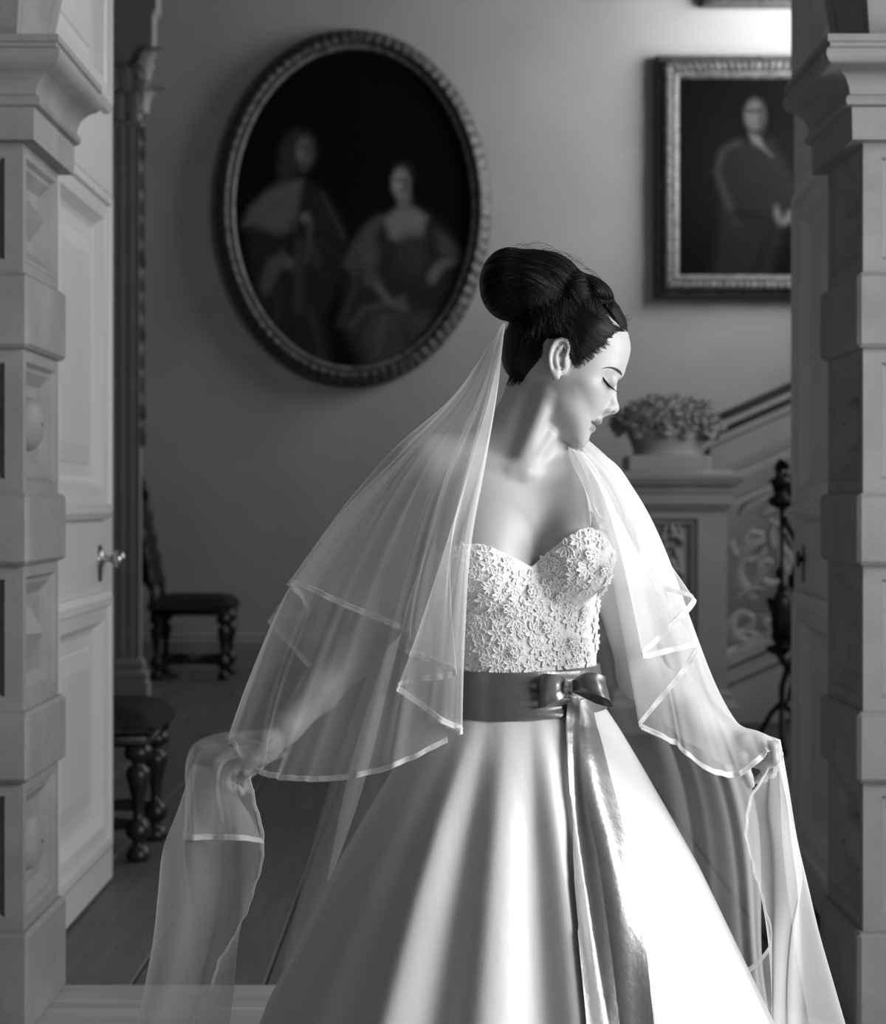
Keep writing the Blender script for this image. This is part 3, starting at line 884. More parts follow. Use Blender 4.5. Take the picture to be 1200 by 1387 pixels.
for (px, py) in blooms: place_motif(px, py, 2, 1.35, 0.001)
tries = 0
while tries < 5000 and len(placed) < 175:
    tries += 1
    px, py = rnd.uniform(590, 832), rnd.uniform(718, 905)
    top = np.interp(px, nl[:, 0], nl[:, 1])
    if py < top + 8: continue
    if px < 632 + max(0, (py - 800)) * 0.25 and py > 790 and rnd.random() < 0.8: continue
    if min((px - a) ** 2 + (py - b) ** 2 for a, b in placed) < 16.0 ** 2: continue
    place_motif(px, py, rnd.choice((0, 0, 1)), rnd.uniform(1.05, 1.4))

# ---- skirt: full satin A-line with deep folds
SKX = U(703, 960)[0]
ZT = 1.0
def fold_fn(u):
    """fold height by fraction across the silhouette (front half)"""
    c = [(-0.05, 0.2), (0.02, 0.1), (0.10, 0.35), (0.17, 0.15), (0.245, 1.0), (0.325, -0.55), (0.42, 0.75), (0.535, -0.6), (0.60, 0.55), (0.665, -0.5), (0.76, 0.35), (0.84, 0.15), (0.93, 0.4), (1.05, 0.1)]
    c = np.array(c); f = spline_y(u, c[:, 0], c[:, 1]); return f
def spline_y(x, xs, ys):
    i = np.clip(np.searchsorted(xs, x, 'right') - 1, 0, len(xs) - 2)
    t = np.clip((x - xs[i]) / (xs[i + 1] - xs[i]), 0, 1); t = t * t * (3 - 2 * t)
    return ys[i] + (ys[i + 1] - ys[i]) * t
def half_w(z):
    """half width of the skirt by height"""
    return np.interp(z, [0.02, 0.30, 0.46, 0.70, 0.86, 0.93, 0.985, 1.03], [0.585, 0.475, 0.415, 0.298, 0.207, 0.165, 0.128, 0.112])
def skirt_pt(th, z, off=0.0):
    th = np.asarray(th, float); z = np.asarray(z, float)
    w = half_w(z); dpt = w * np.interp(z, [0.02, 0.9, 1.03], [0.95, 0.85, 0.72])
    amp = np.interp(z, [0.02, 0.5, 0.8, 0.93, 1.0], [0.085, 0.080, 0.075, 0.022, 0.0])
    u = (np.cos(th) + 1) / 2
    back = 0.8 * np.sin(9 * th + 1.0)
    fr = fold_fn(u) * np.clip(np.abs(np.sin(th)) * 2.2, 0, 1)
    f = np.where(np.sin(th) < 0, fr, back * np.clip(np.sin(th) * 2, 0, 1))
    r = 1 + amp * f
    x = SKX + (w * r + off) * np.cos(th)
    y = 3.02 + (dpt * r + off) * np.sin(th)
    return np.stack([x, y, z + 0 * x], -1)
ths = math.pi / 2 + np.linspace(0, 2 * math.pi, 420, endpoint=False)
zs = np.linspace(0.015, ZT, 110)
S = np.stack([skirt_pt(ths, np.full_like(ths, z)) for z in zs], 1)
S[..., 0] -= 0.004 * np.clip((0.9 - S[..., 2]) / 0.5, 0, 1)
mb = MB(); mb.grid(S, close_u=True)
def satin_mat(name, v, rough, spec, sheen=0.0, aniso=0.0):
    k = NT(name)
    k.b.inputs['Base Color'].default_value = g(v); k.b.inputs['Roughness'].default_value = rough
    k.b.inputs['Specular IOR Level'].default_value = spec
    k.b.inputs['Sheen Weight'].default_value = sheen
    vec = k.coord('Object', (1, 1, 0.35)); k.bump(k.noise(vec, 14, 3), 0.10, 0.02)
    return k.m
M['skirt'] = satin_mat('ivory_satin_skirt', 0.66, 0.38, 0.5)
skirt = pobj('skirt', mb, M['skirt'])
skirt['label'] = 'full ivory satin skirt with deep folds'

# ---- sash
def ribbon_mat():
    k = NT('pewter_satin_ribbon')
    k.b.inputs['Base Color'].default_value = g(0.25); k.b.inputs['Roughness'].default_value = 0.31
    k.b.inputs['Specular IOR Level'].default_value = 0.6; k.b.inputs['Metallic'].default_value = 0.6
    vec = k.coord('Object', (1, 1, 1)); k.bump(k.noise(vec, 35, 3), 0.12, 0.01)
    return k.m
M['ribbon'] = ribbon_mat()
NB = 16
sz = []
def sash_row(t):
    """t 0 bottom .. 1 top; slightly dipping in front"""
    front = np.clip(-np.sin(TH), 0, 1)
    xx = np.cos(TH)
    zb_ = 0.956 + 0.004 * xx + 0.006 * np.clip(np.abs(xx) - 0.2, 0, 1)
    zt_ = 1.031 + 0.004 * np.clip(xx, 0, 1)
    z = zb_ + (zt_ - zb_) * t
    r = torso_radius(TH, z, 0.009)
    # gathers running into the bow
    d = np.clip(1 - np.abs(TH - math.pi * 1.5 - 0.62) / 0.75, 0, 1) * (np.sin(TH) < 0)
    r = r + 0.0045 * d * np.sin(t * 17 + 2.0 * xx) + 0.0035 * math.sin(math.pi * t)
    return tpos(TH, z, np.maximum(r, 0.05))
SA = np.stack([sash_row(t) for t in np.linspace(0, 1, 26)], 1)
# smooth the radii round the waist so that the band stays even
cen = np.array([AX[0], AX[1]])
rad = np.hypot(SA[..., 0] - cen[0], SA[..., 1] - cen[1])
rmean = rad.mean(1, keepdims=True); rad = rmean * 0.25 + rad * 0.75
SA[..., 0] = cen[0] + rad * np.cos(TH)[:, None]; SA[..., 1] = cen[1] + rad * np.sin(TH)[:, None]
mb = MB(); mb.grid(SA, close_u=True)
inn = SA[:, [25, 25, 0, 0], :].copy()
for k, (e, dr) in enumerate(((25, 0.0), (25, -0.008), (0, -0.008), (0, 0.0))):
    rr_e = rad[:, e] + dr
    inn[:, k, 0] = cen[0] + rr_e * np.cos(TH); inn[:, k, 1] = cen[1] + rr_e * np.sin(TH)
mb.grid(inn, close_u=True)
sash = pobj('sash', mb, M['ribbon']); sash['label'] = 'dark pewter satin sash'
bvh_sash = BVHTree.FromPolygons([tuple(v) for v in mb.v], mb.f)

# ---- bow on the sash
kp, kn = hit(769, 931, bvh_sash)
def ribbon_strip(center, width_dir, widths, name, parent, thick=0.0012, n=60, cross=9, curl=None, mat=None):
    """a ribbon through 3D points (list) with a width vector at each point"""
    C = spline(center, n); D = spline(width_dir, n); wv = np.interp(np.linspace(0, 1, n), np.linspace(0, 1, len(widths)), widths)
    P = []
    for i in range(n):
        d = D[i] / np.linalg.norm(D[i]); t = C[min(i + 1, n - 1)] - C[max(i - 1, 0)]
        nn = np.cross(t, d); nn /= max(1e-9, np.linalg.norm(nn))
        row = []
        for c in np.linspace(-1, 1, cross):
            row.append(C[i] + d * wv[i] * c + nn * ((curl(i / (n - 1), c)) if curl else 0))
        P.append(row)
    P = np.array(P)
    mb = MB(); mb.grid(P)
    return pobj(name, mb, mat or M['ribbon'], parent)
kx, ky, kz = kp.x, kp.y - 0.012, kp.z
def BP(px, py, dy): return np.array(((px - 600) / F_PX * (ky + dy), ky + dy, CAM_Z - (py - HOR) / F_PX * (ky + dy)))
# left loop: from the knot out to the left and back; a rounded pouch
def loop(pts_top, name):
    C = [p[0] for p in pts_top]; Dv = [p[1] for p in pts_top]; Wd = [p[2] for p in pts_top]
    return ribbon_strip(C, Dv, Wd, name, sash, curl=lambda t, c: 0.0035 * math.sin(t * 9 + c * 2.2) * abs(c))
V3 = lambda *a: np.array(a, float)
loop([(BP(770, 930, -0.006), V3(0.1, 0, 1), 0.008), (BP(754, 932, -0.026), V3(0.05, 0.1, 1), 0.020), (BP(736, 935, -0.026), V3(0.0, 0.1, 1), 0.026), (BP(730, 936, -0.010), V3(-0.05, 0.0, 1), 0.027),
      (BP(742, 935, 0.001), V3(0.0, 0, 1), 0.024), (BP(768, 931, 0.002), V3(0, 0, 1), 0.008)], 'bow_loop')
loop([(BP(772, 930, -0.006), V3(0.1, 0, 1), 0.007), (BP(790, 924, -0.026), V3(-0.1, 0.1, 1), 0.013), (BP(812, 928, -0.030), V3(-0.25, 0.2, 1), 0.020), (BP(824, 937, -0.016), V3(-0.3, 0.1, 1), 0.024),
      (BP(814, 938, -0.002), V3(-0.3, 0, 1), 0.019), (BP(774, 931, 0.000), V3(0, 0, 1), 0.007)], 'bow_loop')
mb = MB()
P = []
for i in range(14):
    a = 2 * math.pi * i / 14
    P.append([tuple(BP(770 + c * 5.5 + 1.5 * math.cos(a) * 0, 931 + 9.5 * math.sin(a) * (1 - 0.35 * (1 - abs(c)) ** 2), -0.012 + 0.012 * math.cos(a) * -1) + V3(0, 0, 0)) for c in np.linspace(-1, 1, 7)])
mb.grid(P, close_u=True); pobj('bow_knot', mb, M['ribbon'], sash)

# tails lying on the skirt
bvh_sk = BVHTree.FromPolygons([tuple(v) for v in S.reshape(-1, 3).tolist()], [(i * 110 + j, ((i + 1) % 420) * 110 + j, ((i + 1) % 420) * 110 + j + 1, i * 110 + j + 1) for i in range(420) for j in range(109)])
def tail(name, pts, off, fold):
    """pts: (px_left, px_right, py) rows down the skirt"""
    L = spline([(a, y) for a, b, y in pts], 90); R_ = spline([(b, y) for a, b, y in pts], 90)
    P = []
    for i in range(90):
        row = []
        for j, c in enumerate(np.linspace(0, 1, 13)):
            q = L[i] * (1 - c) + R_[i] * c
            p, nrm = hit(q[0], q[1], bvh_sk)
            if p is None: p, nrm = W(q[0], q[1], 2.75), Vector((0, -1, 0))
            d = off + fold * (0.5 + 0.5 * math.sin(c * 6.0 + i * 0.04 + off * 900)) * min(1, i / 15) * 0.6 + 0.012 * max(0, 1 - i / 8)
            row.append(tuple(p + nrm * d))
        P.append(row)
    mb = MB(); mb.grid(P)
    return pobj(name, mb, M['ribbon'], sash)
tail('bow_tail', [(774, 786, 936), (778, 806, 985), (784, 826, 1060), (806, 851, 1160), (822, 868, 1255), (838, 884, 1387), (850, 897, 1480), (862, 910, 1600)], 0.005, 0.005)
tail('bow_tail', [(764, 778, 936), (764, 781, 985), (768, 787, 1060), (769, 808, 1160), (777, 822, 1255), (790, 838, 1387), (798, 846, 1480), (806, 856, 1560)], 0.008, 0.006)
# ================================================================== hair: swept-up cap, big bun, front roll
HAIR_POLY = [(712, 514), (696, 520), (684, 516), (674, 500), (678, 470), (684, 440), (640, 430), (640, 330), (860, 330), (862, 445), (853, 451), (842, 449), (833, 453), (822, 463),
             (812, 472), (802, 479), (793, 486), (785, 492), (779, 494), (774, 487), (770, 476), (767, 466), (758, 458), (745, 458), (734, 468), (724, 480), (716, 492)]
def poly_sd(x, y, poly):
    P = np.array(poly, float); d = np.full(np.shape(x), 1e9); ins = np.zeros(np.shape(x), bool)
    n = len(P)
    for i in range(n):
        a, b = P[i], P[(i + 1) % n]
        e = b - a; wx, wy = x - a[0], y - a[1]
        t = np.clip((wx * e[0] + wy * e[1]) / (e @ e), 0, 1)
        d = np.minimum(d, (wx - e[0] * t) ** 2 + (wy - e[1] * t) ** 2)
        c = ((a[1] > y) != (b[1] > y)) & (x < (b[0] - a[0]) * (y - a[1]) / ((b[1] - a[1]) if b[1] != a[1] else 1e-9) + a[0])
        ins ^= c
    d = np.sqrt(d)
    return np.where(ins, -d, d)
def cap_fn(P):
    u, v, a, b = head_ab(P)
    px, py = u + CH[0], v + CH[1]
    ang = np.arctan2(py - 405, px - 738)
    pd = poly_sd(px, py, HAIR_POLY)
    pd = pd + np.where(py > 400, 1.0 * np.sin(ang * 95) + 1.0 * np.sin(ang * 171 + 1) + 1.2 * np.sin(ang * 41), 0)
    gr = 0.0050 * np.clip(-pd / 26, 0.06, 1)
    f = head_fn(P, 0.0) - gr
    return smax(f, pd * K3, 0.0012)
def EllPx(px, py, rx, rz, rs, deg=0.0, s=0.0, k=0.004):
    return Ell(HP(px, py, s), (rx * K3, rs, rz * K3), k, rot=(math.radians(deg), 'Y'))
hair_prims = [
    Fn(cap_fn, (hc[0] - 0.12, HEAD_Y - 0.085, hc[2] - 0.03), (hc[0] + 0.11, HEAD_Y + 0.085, hc[2] + 0.14), 0.004),
    EllPx(706, 470, 27, 45, 0.050, 8, 0, 0.012),        # hair drawn up from the nape
    EllPx(722, 388, 62, 50, 0.064, 12, 0, 0.008),       # main bun
    EllPx(690, 385, 41, 50, 0.056, 0, 0, 0.006),
    EllPx(744, 382, 50, 40, 0.060, 28, 0, 0.004),
    EllPx(804, 395, 31, 18, 0.050, 34, -0.004, 0.0015),       # front roll
    EllPx(776, 398, 34, 32, 0.060, 25, 0, 0.004),
    EllPx(827, 428, 26, 13, 0.040, 52, 0, 0.006),       # smooth front hair beyond the parting
]
# the parting: a narrow groove that lets the scalp through
part_pts = [(812, 416), (820, 427), (829, 440), (838, 451)]
PART_POLY = [(811, 416), (815, 415), (824, 428), (833, 440), (841, 450), (836, 454), (828, 443), (819, 430)]
def part_fn(P):
    u, v, a, b = head_ab(P)
    return np.maximum(poly_sd(u + CH[0], v + CH[1], PART_POLY) * K3, P[..., 1] - (HEAD_Y - 0.012))
hair_prims.append(Fn(part_fn, (HP(808, 0)[0], HEAD_Y - 0.085, HP(0, 456)[2]), (HP(844, 0)[0], HEAD_Y - 0.01, HP(0, 412)[2]), 0.0015, op='-'))
Fh, lo3, h3 = field_grid(hair_prims, (HP(636, 0)[0], HEAD_Y - 0.088, HP(0, 525)[2]), (HP(866, 0)[0], HEAD_Y + 0.088, HP(0, 326)[2]), 0.0020)
Vh, Qh = surface_nets(Fh, lo3, h3); del Fh
me_h = np_mesh('hair', Vh, Qh)
u_, v_, a_, b_ = head_ab(Vh); px_, py_ = u_ + CH[0], v_ + CH[1]
def bun_mask(px, py):
    e = np.minimum(((px - 706) / 64) ** 2 + ((py - 394) / 52) ** 2, ((px - 750) / 50) ** 2 + ((py - 384) / 38) ** 2)
    return e
def strand_coord(px, py, s):
    ang = np.arctan2(py - 402, px - 738); rad_ = np.hypot(px - 738, py - 402)
    cap = np.stack([ang * 60 + 8 * s / 0.01 * 0.2, rad_ * 0.05, s * 260], -1)
    a2 = np.arctan2(py - 440, px - 700); r2 = np.hypot(px - 700, (py - 440) * 1.05)
    bun = np.stack([r2 * 1.3 + s * 500, a2 * 1.6, s * 120], -1)
    a3 = np.hypot(px - 790, py - 408)
    rol = np.stack([a3 * 1.5, np.arctan2(py - 408, px - 790) * 1.5 + 9, s * 200], -1)
    isb = (bun_mask(px, py) < 1.12)[..., None]
    isr = ((((px - 806) * 0.87 + (py - 397) * 0.5) / 30) ** 2 + ((-(px - 806) * 0.5 + (py - 397) * 0.87) / 18) ** 2 < 1.2)[..., None]
    return np.where(isr, rol, np.where(isb, bun, cap))
st = strand_coord(px_, py_, Vh[:, 1] - HEAD_Y)
at = me_h.attributes.new('strand', 'FLOAT_VECTOR', 'POINT'); at.data.foreach_set('vector', st.astype(np.float32).ravel())
def hair_mat():
    k = NT('dark_hair')
    an = k.node('ShaderNodeAttribute', attribute_name='strand')
    f = k.noise(an.outputs['Vector'], 0.9, 5, 0.65)
    k.color(k.ramp(f, [(0.3, 0.0025), (0.75, 0.009)]))
    k.b.inputs['Roughness'].default_value = 0.40; k.b.inputs['Specular IOR Level'].default_value = 0.22
    k.bump(f, 0.55, 0.004)
    return k.m
M['hair'] = hair_mat()
M['strand'] = simple('hair_strand', 0.005, 0.4, 0.28)
hair = pobj('hair', me_h, M['hair']); hair['label'] = 'dark brown hair swept up into a high bun'
bvh_hair = BVHTree.FromPolygons([tuple(v) for v in Vh.tolist()], Qh.tolist())

# fine strands over the surface (too many to count)
rnd = random.Random(21)
mb = MB()
def hair_surface(px, py): return hit(px, py, bvh_hair)
def strand(path_px, r=0.00042, lift=0.0006, fall=True):
    pts = []
    for i, (px, py) in enumerate(path_px):
        if 736 < px < 770 and 460 < py < 524:
            if len(pts) > 3: break
            pts = []; continue
        p, nrm = hair_surface(px, py)
        if fall and not (736 < px < 769 and 461 < py < 522):
            p2, n2 = hit(px, py)
            if p2 is not None and (p is None or p2.y < p.y): p, nrm = p2, n2
        if p is None: continue
        pts.append(p + nrm * lift)
    if len(pts) > 3: mb.tube(pts, [r * (0.4 + 0.6 * math.sin(math.pi * (k + 0.5) / len(pts))) for k in range(len(pts))], 3, False)
edge_pts = spline([(852, 450), (842, 450), (834, 454), (822, 464), (812, 473), (802, 480), (793, 487), (785, 493), (779, 495), (773, 488), (768, 478), (757, 464), (744, 464), (734, 472), (722, 484), (714, 500), (708, 514), (694, 519), (684, 515)], 260)
for k in range(1500):
    e = edge_pts[rnd.randrange(260)]
    tgt = (738 + rnd.uniform(-25, 40), 405 + rnd.uniform(-6, 30))
    ov = rnd.uniform(-7, 6) if rnd.random() < 0.75 else rnd.uniform(0, 30)
    if 734 < e[0] < 774 and e[1] < 490: ov = rnd.uniform(4, 30)
    if e[0] > 826: ov = rnd.uniform(1, 14)
    L = rnd.uniform(0.45, 0.95)
    dx, dy = tgt[0] - e[0], tgt[1] - e[1]; ln = math.hypot(dx, dy)
    sx, sy = e[0] + dx / ln * ov, e[1] + dy / ln * ov
    bend = rnd.uniform(-3, 3)
    path = []
    for t in np.linspace(0, L, 12):
        w = math.sin(math.pi * t) * bend
        path.append((sx + dx * t - dy / ln * -w * 0.6, sy + dy * t + dx / ln * -w * 0.6))
    strand(path)
for k in range(330):
    r2 = rnd.uniform(18, 112); a0 = rnd.uniform(-3.2, -0.4); a1 = a0 + rnd.uniform(0.4, 1.1)
    path = [(700 + r2 * math.cos(a), 440 + r2 / 1.05 * math.sin(a) + 3 * math.sin(a * 5 + k)) for a in np.linspace(a0, a1, 12)]
    strand(path, fall=False)
for k in range(90):
    r2 = rnd.uniform(6, 42); a0 = rnd.uniform(-2.6, 0.2); a1 = a0 + rnd.uniform(0.5, 1.0)
    path = [(790 + r2 * math.cos(a), 408 + r2 * 0.9 * math.sin(a)) for a in np.linspace(a0, a1, 10)]
    strand(path, fall=False)
# flyaways above the bun and at the front hairline
for k in range(34):
    px = rnd.uniform(660, 800); a = rnd.uniform(-0.5, 0.3)
    py = np.interp(px, [650, 665, 696, 721, 761, 787, 815], [395, 360, 335, 336, 349, 368, 379])
    L = rnd.uniform(14, 34); h0 = rnd.uniform(-1.5, 2.5); s0 = rnd.uniform(-0.04, 0.03)
    pts = [HP(px + L * t * 0.9, py + np.interp(px + L * t, [650, 700, 760, 830], [-26, 0, 8, 22]) * t * L / 34 - h0 - 3.5 * math.sin(math.pi * t), s0) for t in np.linspace(0, 1, 8)]
    mb.tube(pts, 0.00022, 3, False)
for k in range(16):
    px, py = 846 + rnd.uniform(-6, 5), 433 + rnd.uniform(-3, 12)
    pts = [HP(px + 6 * t + 1.5 * math.sin(t * 3 + k), py - 5 * t * t + rnd.uniform(-0.3, 0.3), rnd.uniform(-0.02, 0.02) * 0 + (-0.015 + 0.002 * k)) for t in np.linspace(0, 1, 5)]
    mb.tube(pts, 0.0002, 3, False)
so = pobj('hair_strands', mb, M['strand'], hair); so['kind'] = 'stuff'

# ---- brows, lashes, ear studs
def surf_tube(name, pts, radii, mat, off=0.0003, n=24, flat=1.0):
    S_ = spline(pts, n); P = []
    for q in S_:
        p, nrm = hit(q[0], q[1])
        if p is not None: P.append(p + nrm * off)
    R_ = np.interp(np.linspace(0, 1, len(P)), np.linspace(0, 1, len(radii)), radii)
    mb = MB(); mb.tube(P, R_, 6, True)
    return mb
M['brow'] = simple('brow_hair', 0.05, 0.7, 0.2)
eb = surf_tube('eyebrow', [(815, 499.5), (821, 498), (828, 498), (835, 500.5), (840, 504.5), (842, 508)], [0.0004, 0.0009, 0.0014, 0.0020, 0.0023, 0.0010], M['brow'], -0.0002)
def both_sides(name, mb, mat):
    pobj(name, mb, mat)
    m2 = MB(); m2.v = [(x, 2 * HEAD_Y - y, z) for x, y, z in mb.v]; m2.f = [tuple(reversed(f)) for f in mb.f]
    pobj(name, m2, mat)
both_sides('eyebrow', eb, M['brow'])
mb = surf_tube('eyelashes', [(816.5, 510.5), (818.5, 515), (822, 519.5), (826.5, 523.5), (831, 526.5)], [0.0005, 0.0018, 0.0023, 0.0017, 0.0008], M['lash'], 0.0004)
for k, t in enumerate(np.linspace(0, 1, 16)):
    q = spline([(817, 512), (820, 518), (825, 522.5), (830, 526)], 16)[k]
    p, nrm = hit(q[0], q[1])
    if p is None: continue
    tip = p + nrm * 0.003 + Vector((0.0036 + 0.004 * t, -0.0030, -0.0066 + 0.002 * t))
    mid = (p + tip) / 2 + Vector((0.0006, -0.0004, -0.0010))
    mb.tube([p, mid, tip], [0.0006, 0.00045, 0.00015], 4, False)
both_sides('eyelashes', mb, M['lash'])
for (px, py) in ((749.5, 513.0), (761.5, 500.5)):
    p, nrm = hit(px, py)
    mb = MB(); blob(mb, p + nrm * 0.0004, 0.0013, 10)
    pobj('ear_stud', mb, M['brass_dark'])
# ================================================================== two-tier tulle veil
def tulle_mat(name, base, edge, col):
    k = NT(name); k.n.remove(k.b)
    lw = k.node('ShaderNodeLayerWeight', Blend=0.5)
    pw = k.node('ShaderNodeMath', operation='POWER'); pw.inputs[1].default_value = 2.6
    k.link(lw.outputs['Facing'], pw.inputs[0])
    mr = k.node('ShaderNodeMapRange'); mr.inputs['To Min'].default_value = base; mr.inputs['To Max'].default_value = edge
    k.link(pw.outputs[0], mr.inputs['Value'])
    df = k.node('ShaderNodeBsdfDiffuse', Color=g(col)); tl = k.node('ShaderNodeBsdfTranslucent', Color=g(col))
    mx = k.node('ShaderNodeMixShader'); mx.inputs[0].default_value = 0.5
    k.link(df.outputs[0], mx.inputs[1]); k.link(tl.outputs[0], mx.inputs[2])
    tr = k.node('ShaderNodeBsdfTransparent'); m2 = k.node('ShaderNodeMixShader')
    k.link(mr.outputs[0], m2.inputs[0]); k.link(tr.outputs[0], m2.inputs[1]); k.link(mx.outputs[0], m2.inputs[2])
    k.link(m2.outputs[0], k.out.inputs['Surface'])
    return k.m
M['tulle'] = tulle_mat('white_tulle', 0.29, 0.90, 0.97)
M['sheer'] = tulle_mat('sheer_tulle', 0.13, 0.80, 0.97)
M['hem'] = tulle_mat('organza_hem', 0.80, 0.97, 0.95)
KEEP = [(bvh_body, 0.004), (bvh_bod, 0.005), (bvh_hair, 0.003), (bvh_sk, 0.006)]
def push_out(P, sc=1.0):
    Q = P.reshape(-1, 3)
    for n_, q in enumerate(Q):
        v = Vector(q)
        for bvh, off in KEEP:
            p, nrm, i, d = bvh.find_nearest(v, 0.06)
            if p is None: continue
            sd = (v - p).dot(nrm)
            if sd < off * sc and d < 0.05: v = p + nrm * (off * sc)
        Q[n_] = v
    return Q.reshape(P.shape)
def veil_panel(rulings, nv=70, per=16, ripple=0.0025, freq=1.0, seed=0, crease=1.0, hem=True, keep=True, label=None, edge0=False, edge1=False, mat='tulle'):
    Rl = np.array([spline([U(*c) for c in r], nv) for r in rulings])       # (nr, nv, 3)
    nr = len(rulings); n = (nr - 1) * per + 1
    G = np.stack([np.array(spline_idx(Rl[:, j], n)) for j in range(nv)], 1)  # (n, nv, 3)
    rs = np.random.RandomState(seed)
    uu = np.linspace(0, nr - 1, n)[:, None]; vv = np.linspace(0, 1, nv)[None]
    w = 0
    for q in range(3):
        w = w + np.sin(uu * (2.1 + 1.7 * q) * freq + rs.rand() * 6.28 + vv * (2.5 * rs.rand() - 1) * 2) / (1 + 0.5 * q)
    G[..., 1] += ripple * w * np.clip(vv * 1.6, 0, 1)
    G[..., 0] += 0.3 * ripple * w * np.clip(vv * 1.6, 0, 1)
    for q in range(int((nr - 1) * 1.6)):                      # sharp little creases running down the cloth
        u0 = rs.rand() * (nr - 1); A = crease * (0.004 + 0.007 * rs.rand()) * (1 if rs.rand() > 0.4 else -1); wd = 0.07 + 0.08 * rs.rand()
        v0 = rs.rand() * 0.4; drift = (rs.rand() - 0.5) * 0.5
        cr = A * np.exp(-((uu - u0 - drift * (vv - v0)) / wd) ** 2) * np.clip((vv - v0) * 4 + 0.2, 0, 1) * np.clip(vv * 6, 0, 1)
        G[..., 1] += cr; G[..., 0] += 0.35 * cr
    if keep:
        sc = 0.8 + 0.45 * (seed % 4)
        G = push_out(G, sc)
        for _ in range(4):
            H_ = G.copy()
            H_[1:-1, 1:-1] = 0.5 * G[1:-1, 1:-1] + 0.125 * (G[2:, 1:-1] + G[:-2, 1:-1] + G[1:-1, 2:] + G[1:-1, :-2]); G = H_
        G = push_out(G, sc * 0.7)
    mb = MB(); mb.grid(G)
    o = pobj('veil', mb, M[mat])
    if label: o['label'] = label
    if hem: hem_ribbon(G[:, -1], G[:, -4], o)
    if edge0: hem_ribbon(G[0], G[min(6, n - 1)], o)
    if edge1: hem_ribbon(G[-1], G[-4], o)
    return o
def spline_idx(P, n):
    """Catmull-Rom with uniform knots so that fold positions stay on their rulings"""
    m = len(P); E = np.vstack([2 * P[0] - P[1], P, 2 * P[-1] - P[-2]])
    t = np.linspace(0, m - 1, n); i = np.clip(t.astype(int), 0, m - 2); f = (t - i)[:, None]
    p0, p1, p2, p3 = E[i], E[i + 1], E[i + 2], E[i + 3]
    c = 0.42
    m1 = c * (p2 - p0); m2 = c * (p3 - p1)
    return (2 * f ** 3 - 3 * f ** 2 + 1) * p1 + (f ** 3 - 2 * f ** 2 + f) * m1 + (-2 * f ** 3 + 3 * f ** 2) * p2 + (f ** 3 - f ** 2) * m2
def hem_ribbon(edge, inner, parent, w=0.0085):
    E = np.asarray(edge); I = np.asarray(inner)
    # resample evenly along the edge
    L = np.concatenate([[0], np.cumsum(np.linalg.norm(np.diff(E, axis=0), axis=1))])
    n = max(12, int(L[-1] / 0.004)); t = np.linspace(0, L[-1], n)
    E2 = np.stack([np.interp(t, L, E[:, k]) for k in range(3)], 1)
    D = np.stack([np.interp(t, L, (I - E)[:, k]) for k in range(3)], 1)
    D /= np.maximum(1e-9, np.linalg.norm(D, axis=1))[:, None]
    ker = np.ones(5) / 5
    for k in range(3): D[:, k] = np.convolve(np.pad(D[:, k], 2, 'edge'), ker, 'valid')
    T = np.gradient(E2, axis=0); T /= np.maximum(1e-9, np.linalg.norm(T, axis=1))[:, None]
    Nn = np.cross(T, D); Nn /= np.maximum(1e-9, np.linalg.norm(Nn, axis=1))[:, None]
    wob = 0.0012 * np.sin(t / 0.011) + 0.0009 * np.sin(t / 0.0053 + 1)
    prof = [(-0.0006, 0.0), (-0.0002, 0.0008), (0.0012, 0.0006), (0.003, 0.00012), (w - 0.003, 0.00012), (w - 0.0012, 0.0006), (w - 0.0002, 0.0008), (w + 0.0006, 0.0),
            (w - 0.0002, -0.0008), (w - 0.0012, -0.0006), (w - 0.003, -0.00012), (0.003, -0.00012), (0.0012, -0.0006), (-0.0002, -0.0008)]
    P = np.stack([E2 + D * (a + 0.3 * wob[:, None]) + Nn * (b + wob[:, None]) for a, b in prof], 1)
    mb = MB(); mb.grid(P, close_v=True)
    return pobj('hem_ribbon', mb, M['hem'], parent)

CB = lambda s, dx=0: (679 + dx, 438, s)          # comb under the bun, s = side to side
# --- upper tier over her right shoulder (photo left), zigzag hem
veil_panel([
    [CB(-0.040, 4), (666, 520, -0.050), (642, 630, -0.095), (618, 740, -0.130), (606, 860, -0.145), (604, 985, -0.145)],
    [CB(-0.050, 5), (674, 520, -0.065), (654, 630, -0.110), (634, 740, -0.150), (626, 860, -0.165), (621, 993, -0.165)],
    [CB(-0.048, 4), (668, 520, -0.070), (640, 630, -0.115), (606, 740, -0.150), (570, 850, -0.160), (539, 933, -0.150)],
    [CB(-0.046, 3), (664, 520, -0.065), (634, 630, -0.110), (612, 740, -0.160), (613, 830, -0.180), (620, 914, -0.185)],
    [CB(-0.044, 2), (658, 520, -0.060), (616, 630, -0.105), (584, 740, -0.140), (562, 820, -0.150), (549, 884, -0.150)],
    [CB(-0.040, 2), (654, 520, -0.055), (606, 630, -0.090), (575, 740, -0.130), (558, 810, -0.140), (553, 860, -0.150)],
    [CB(-0.030, 1), (640, 520, -0.045), (580, 620, -0.065), (528, 720, -0.080), (494, 790, -0.090), (470, 824, -0.095)],
    [CB(-0.020, 0), (628, 520, -0.030), (553, 605, -0.040), (468, 690, -0.030), (420, 750, -0.030), (391, 791, -0.030)],
    [CB(-0.010, 0), (630, 520, 0.000), (560, 600, 0.020), (480, 690, 0.070), (440, 770, 0.100), (417, 832, 0.110)],
    [CB(0.000, 0), (626, 525, 0.020), (550, 608, 0.070), (462, 700, 0.120), (400, 790, 0.150), (367, 842, 0.160)],
    [CB(0.010, 0), (636, 525, 0.030), (570, 610, 0.090), (500, 700, 0.140), (455, 810, 0.180), (430, 918, 0.190)],
], seed=1, ripple=0.002, label='short upper tier of white tulle veil with ribbon hem over her arm', edge0=False)
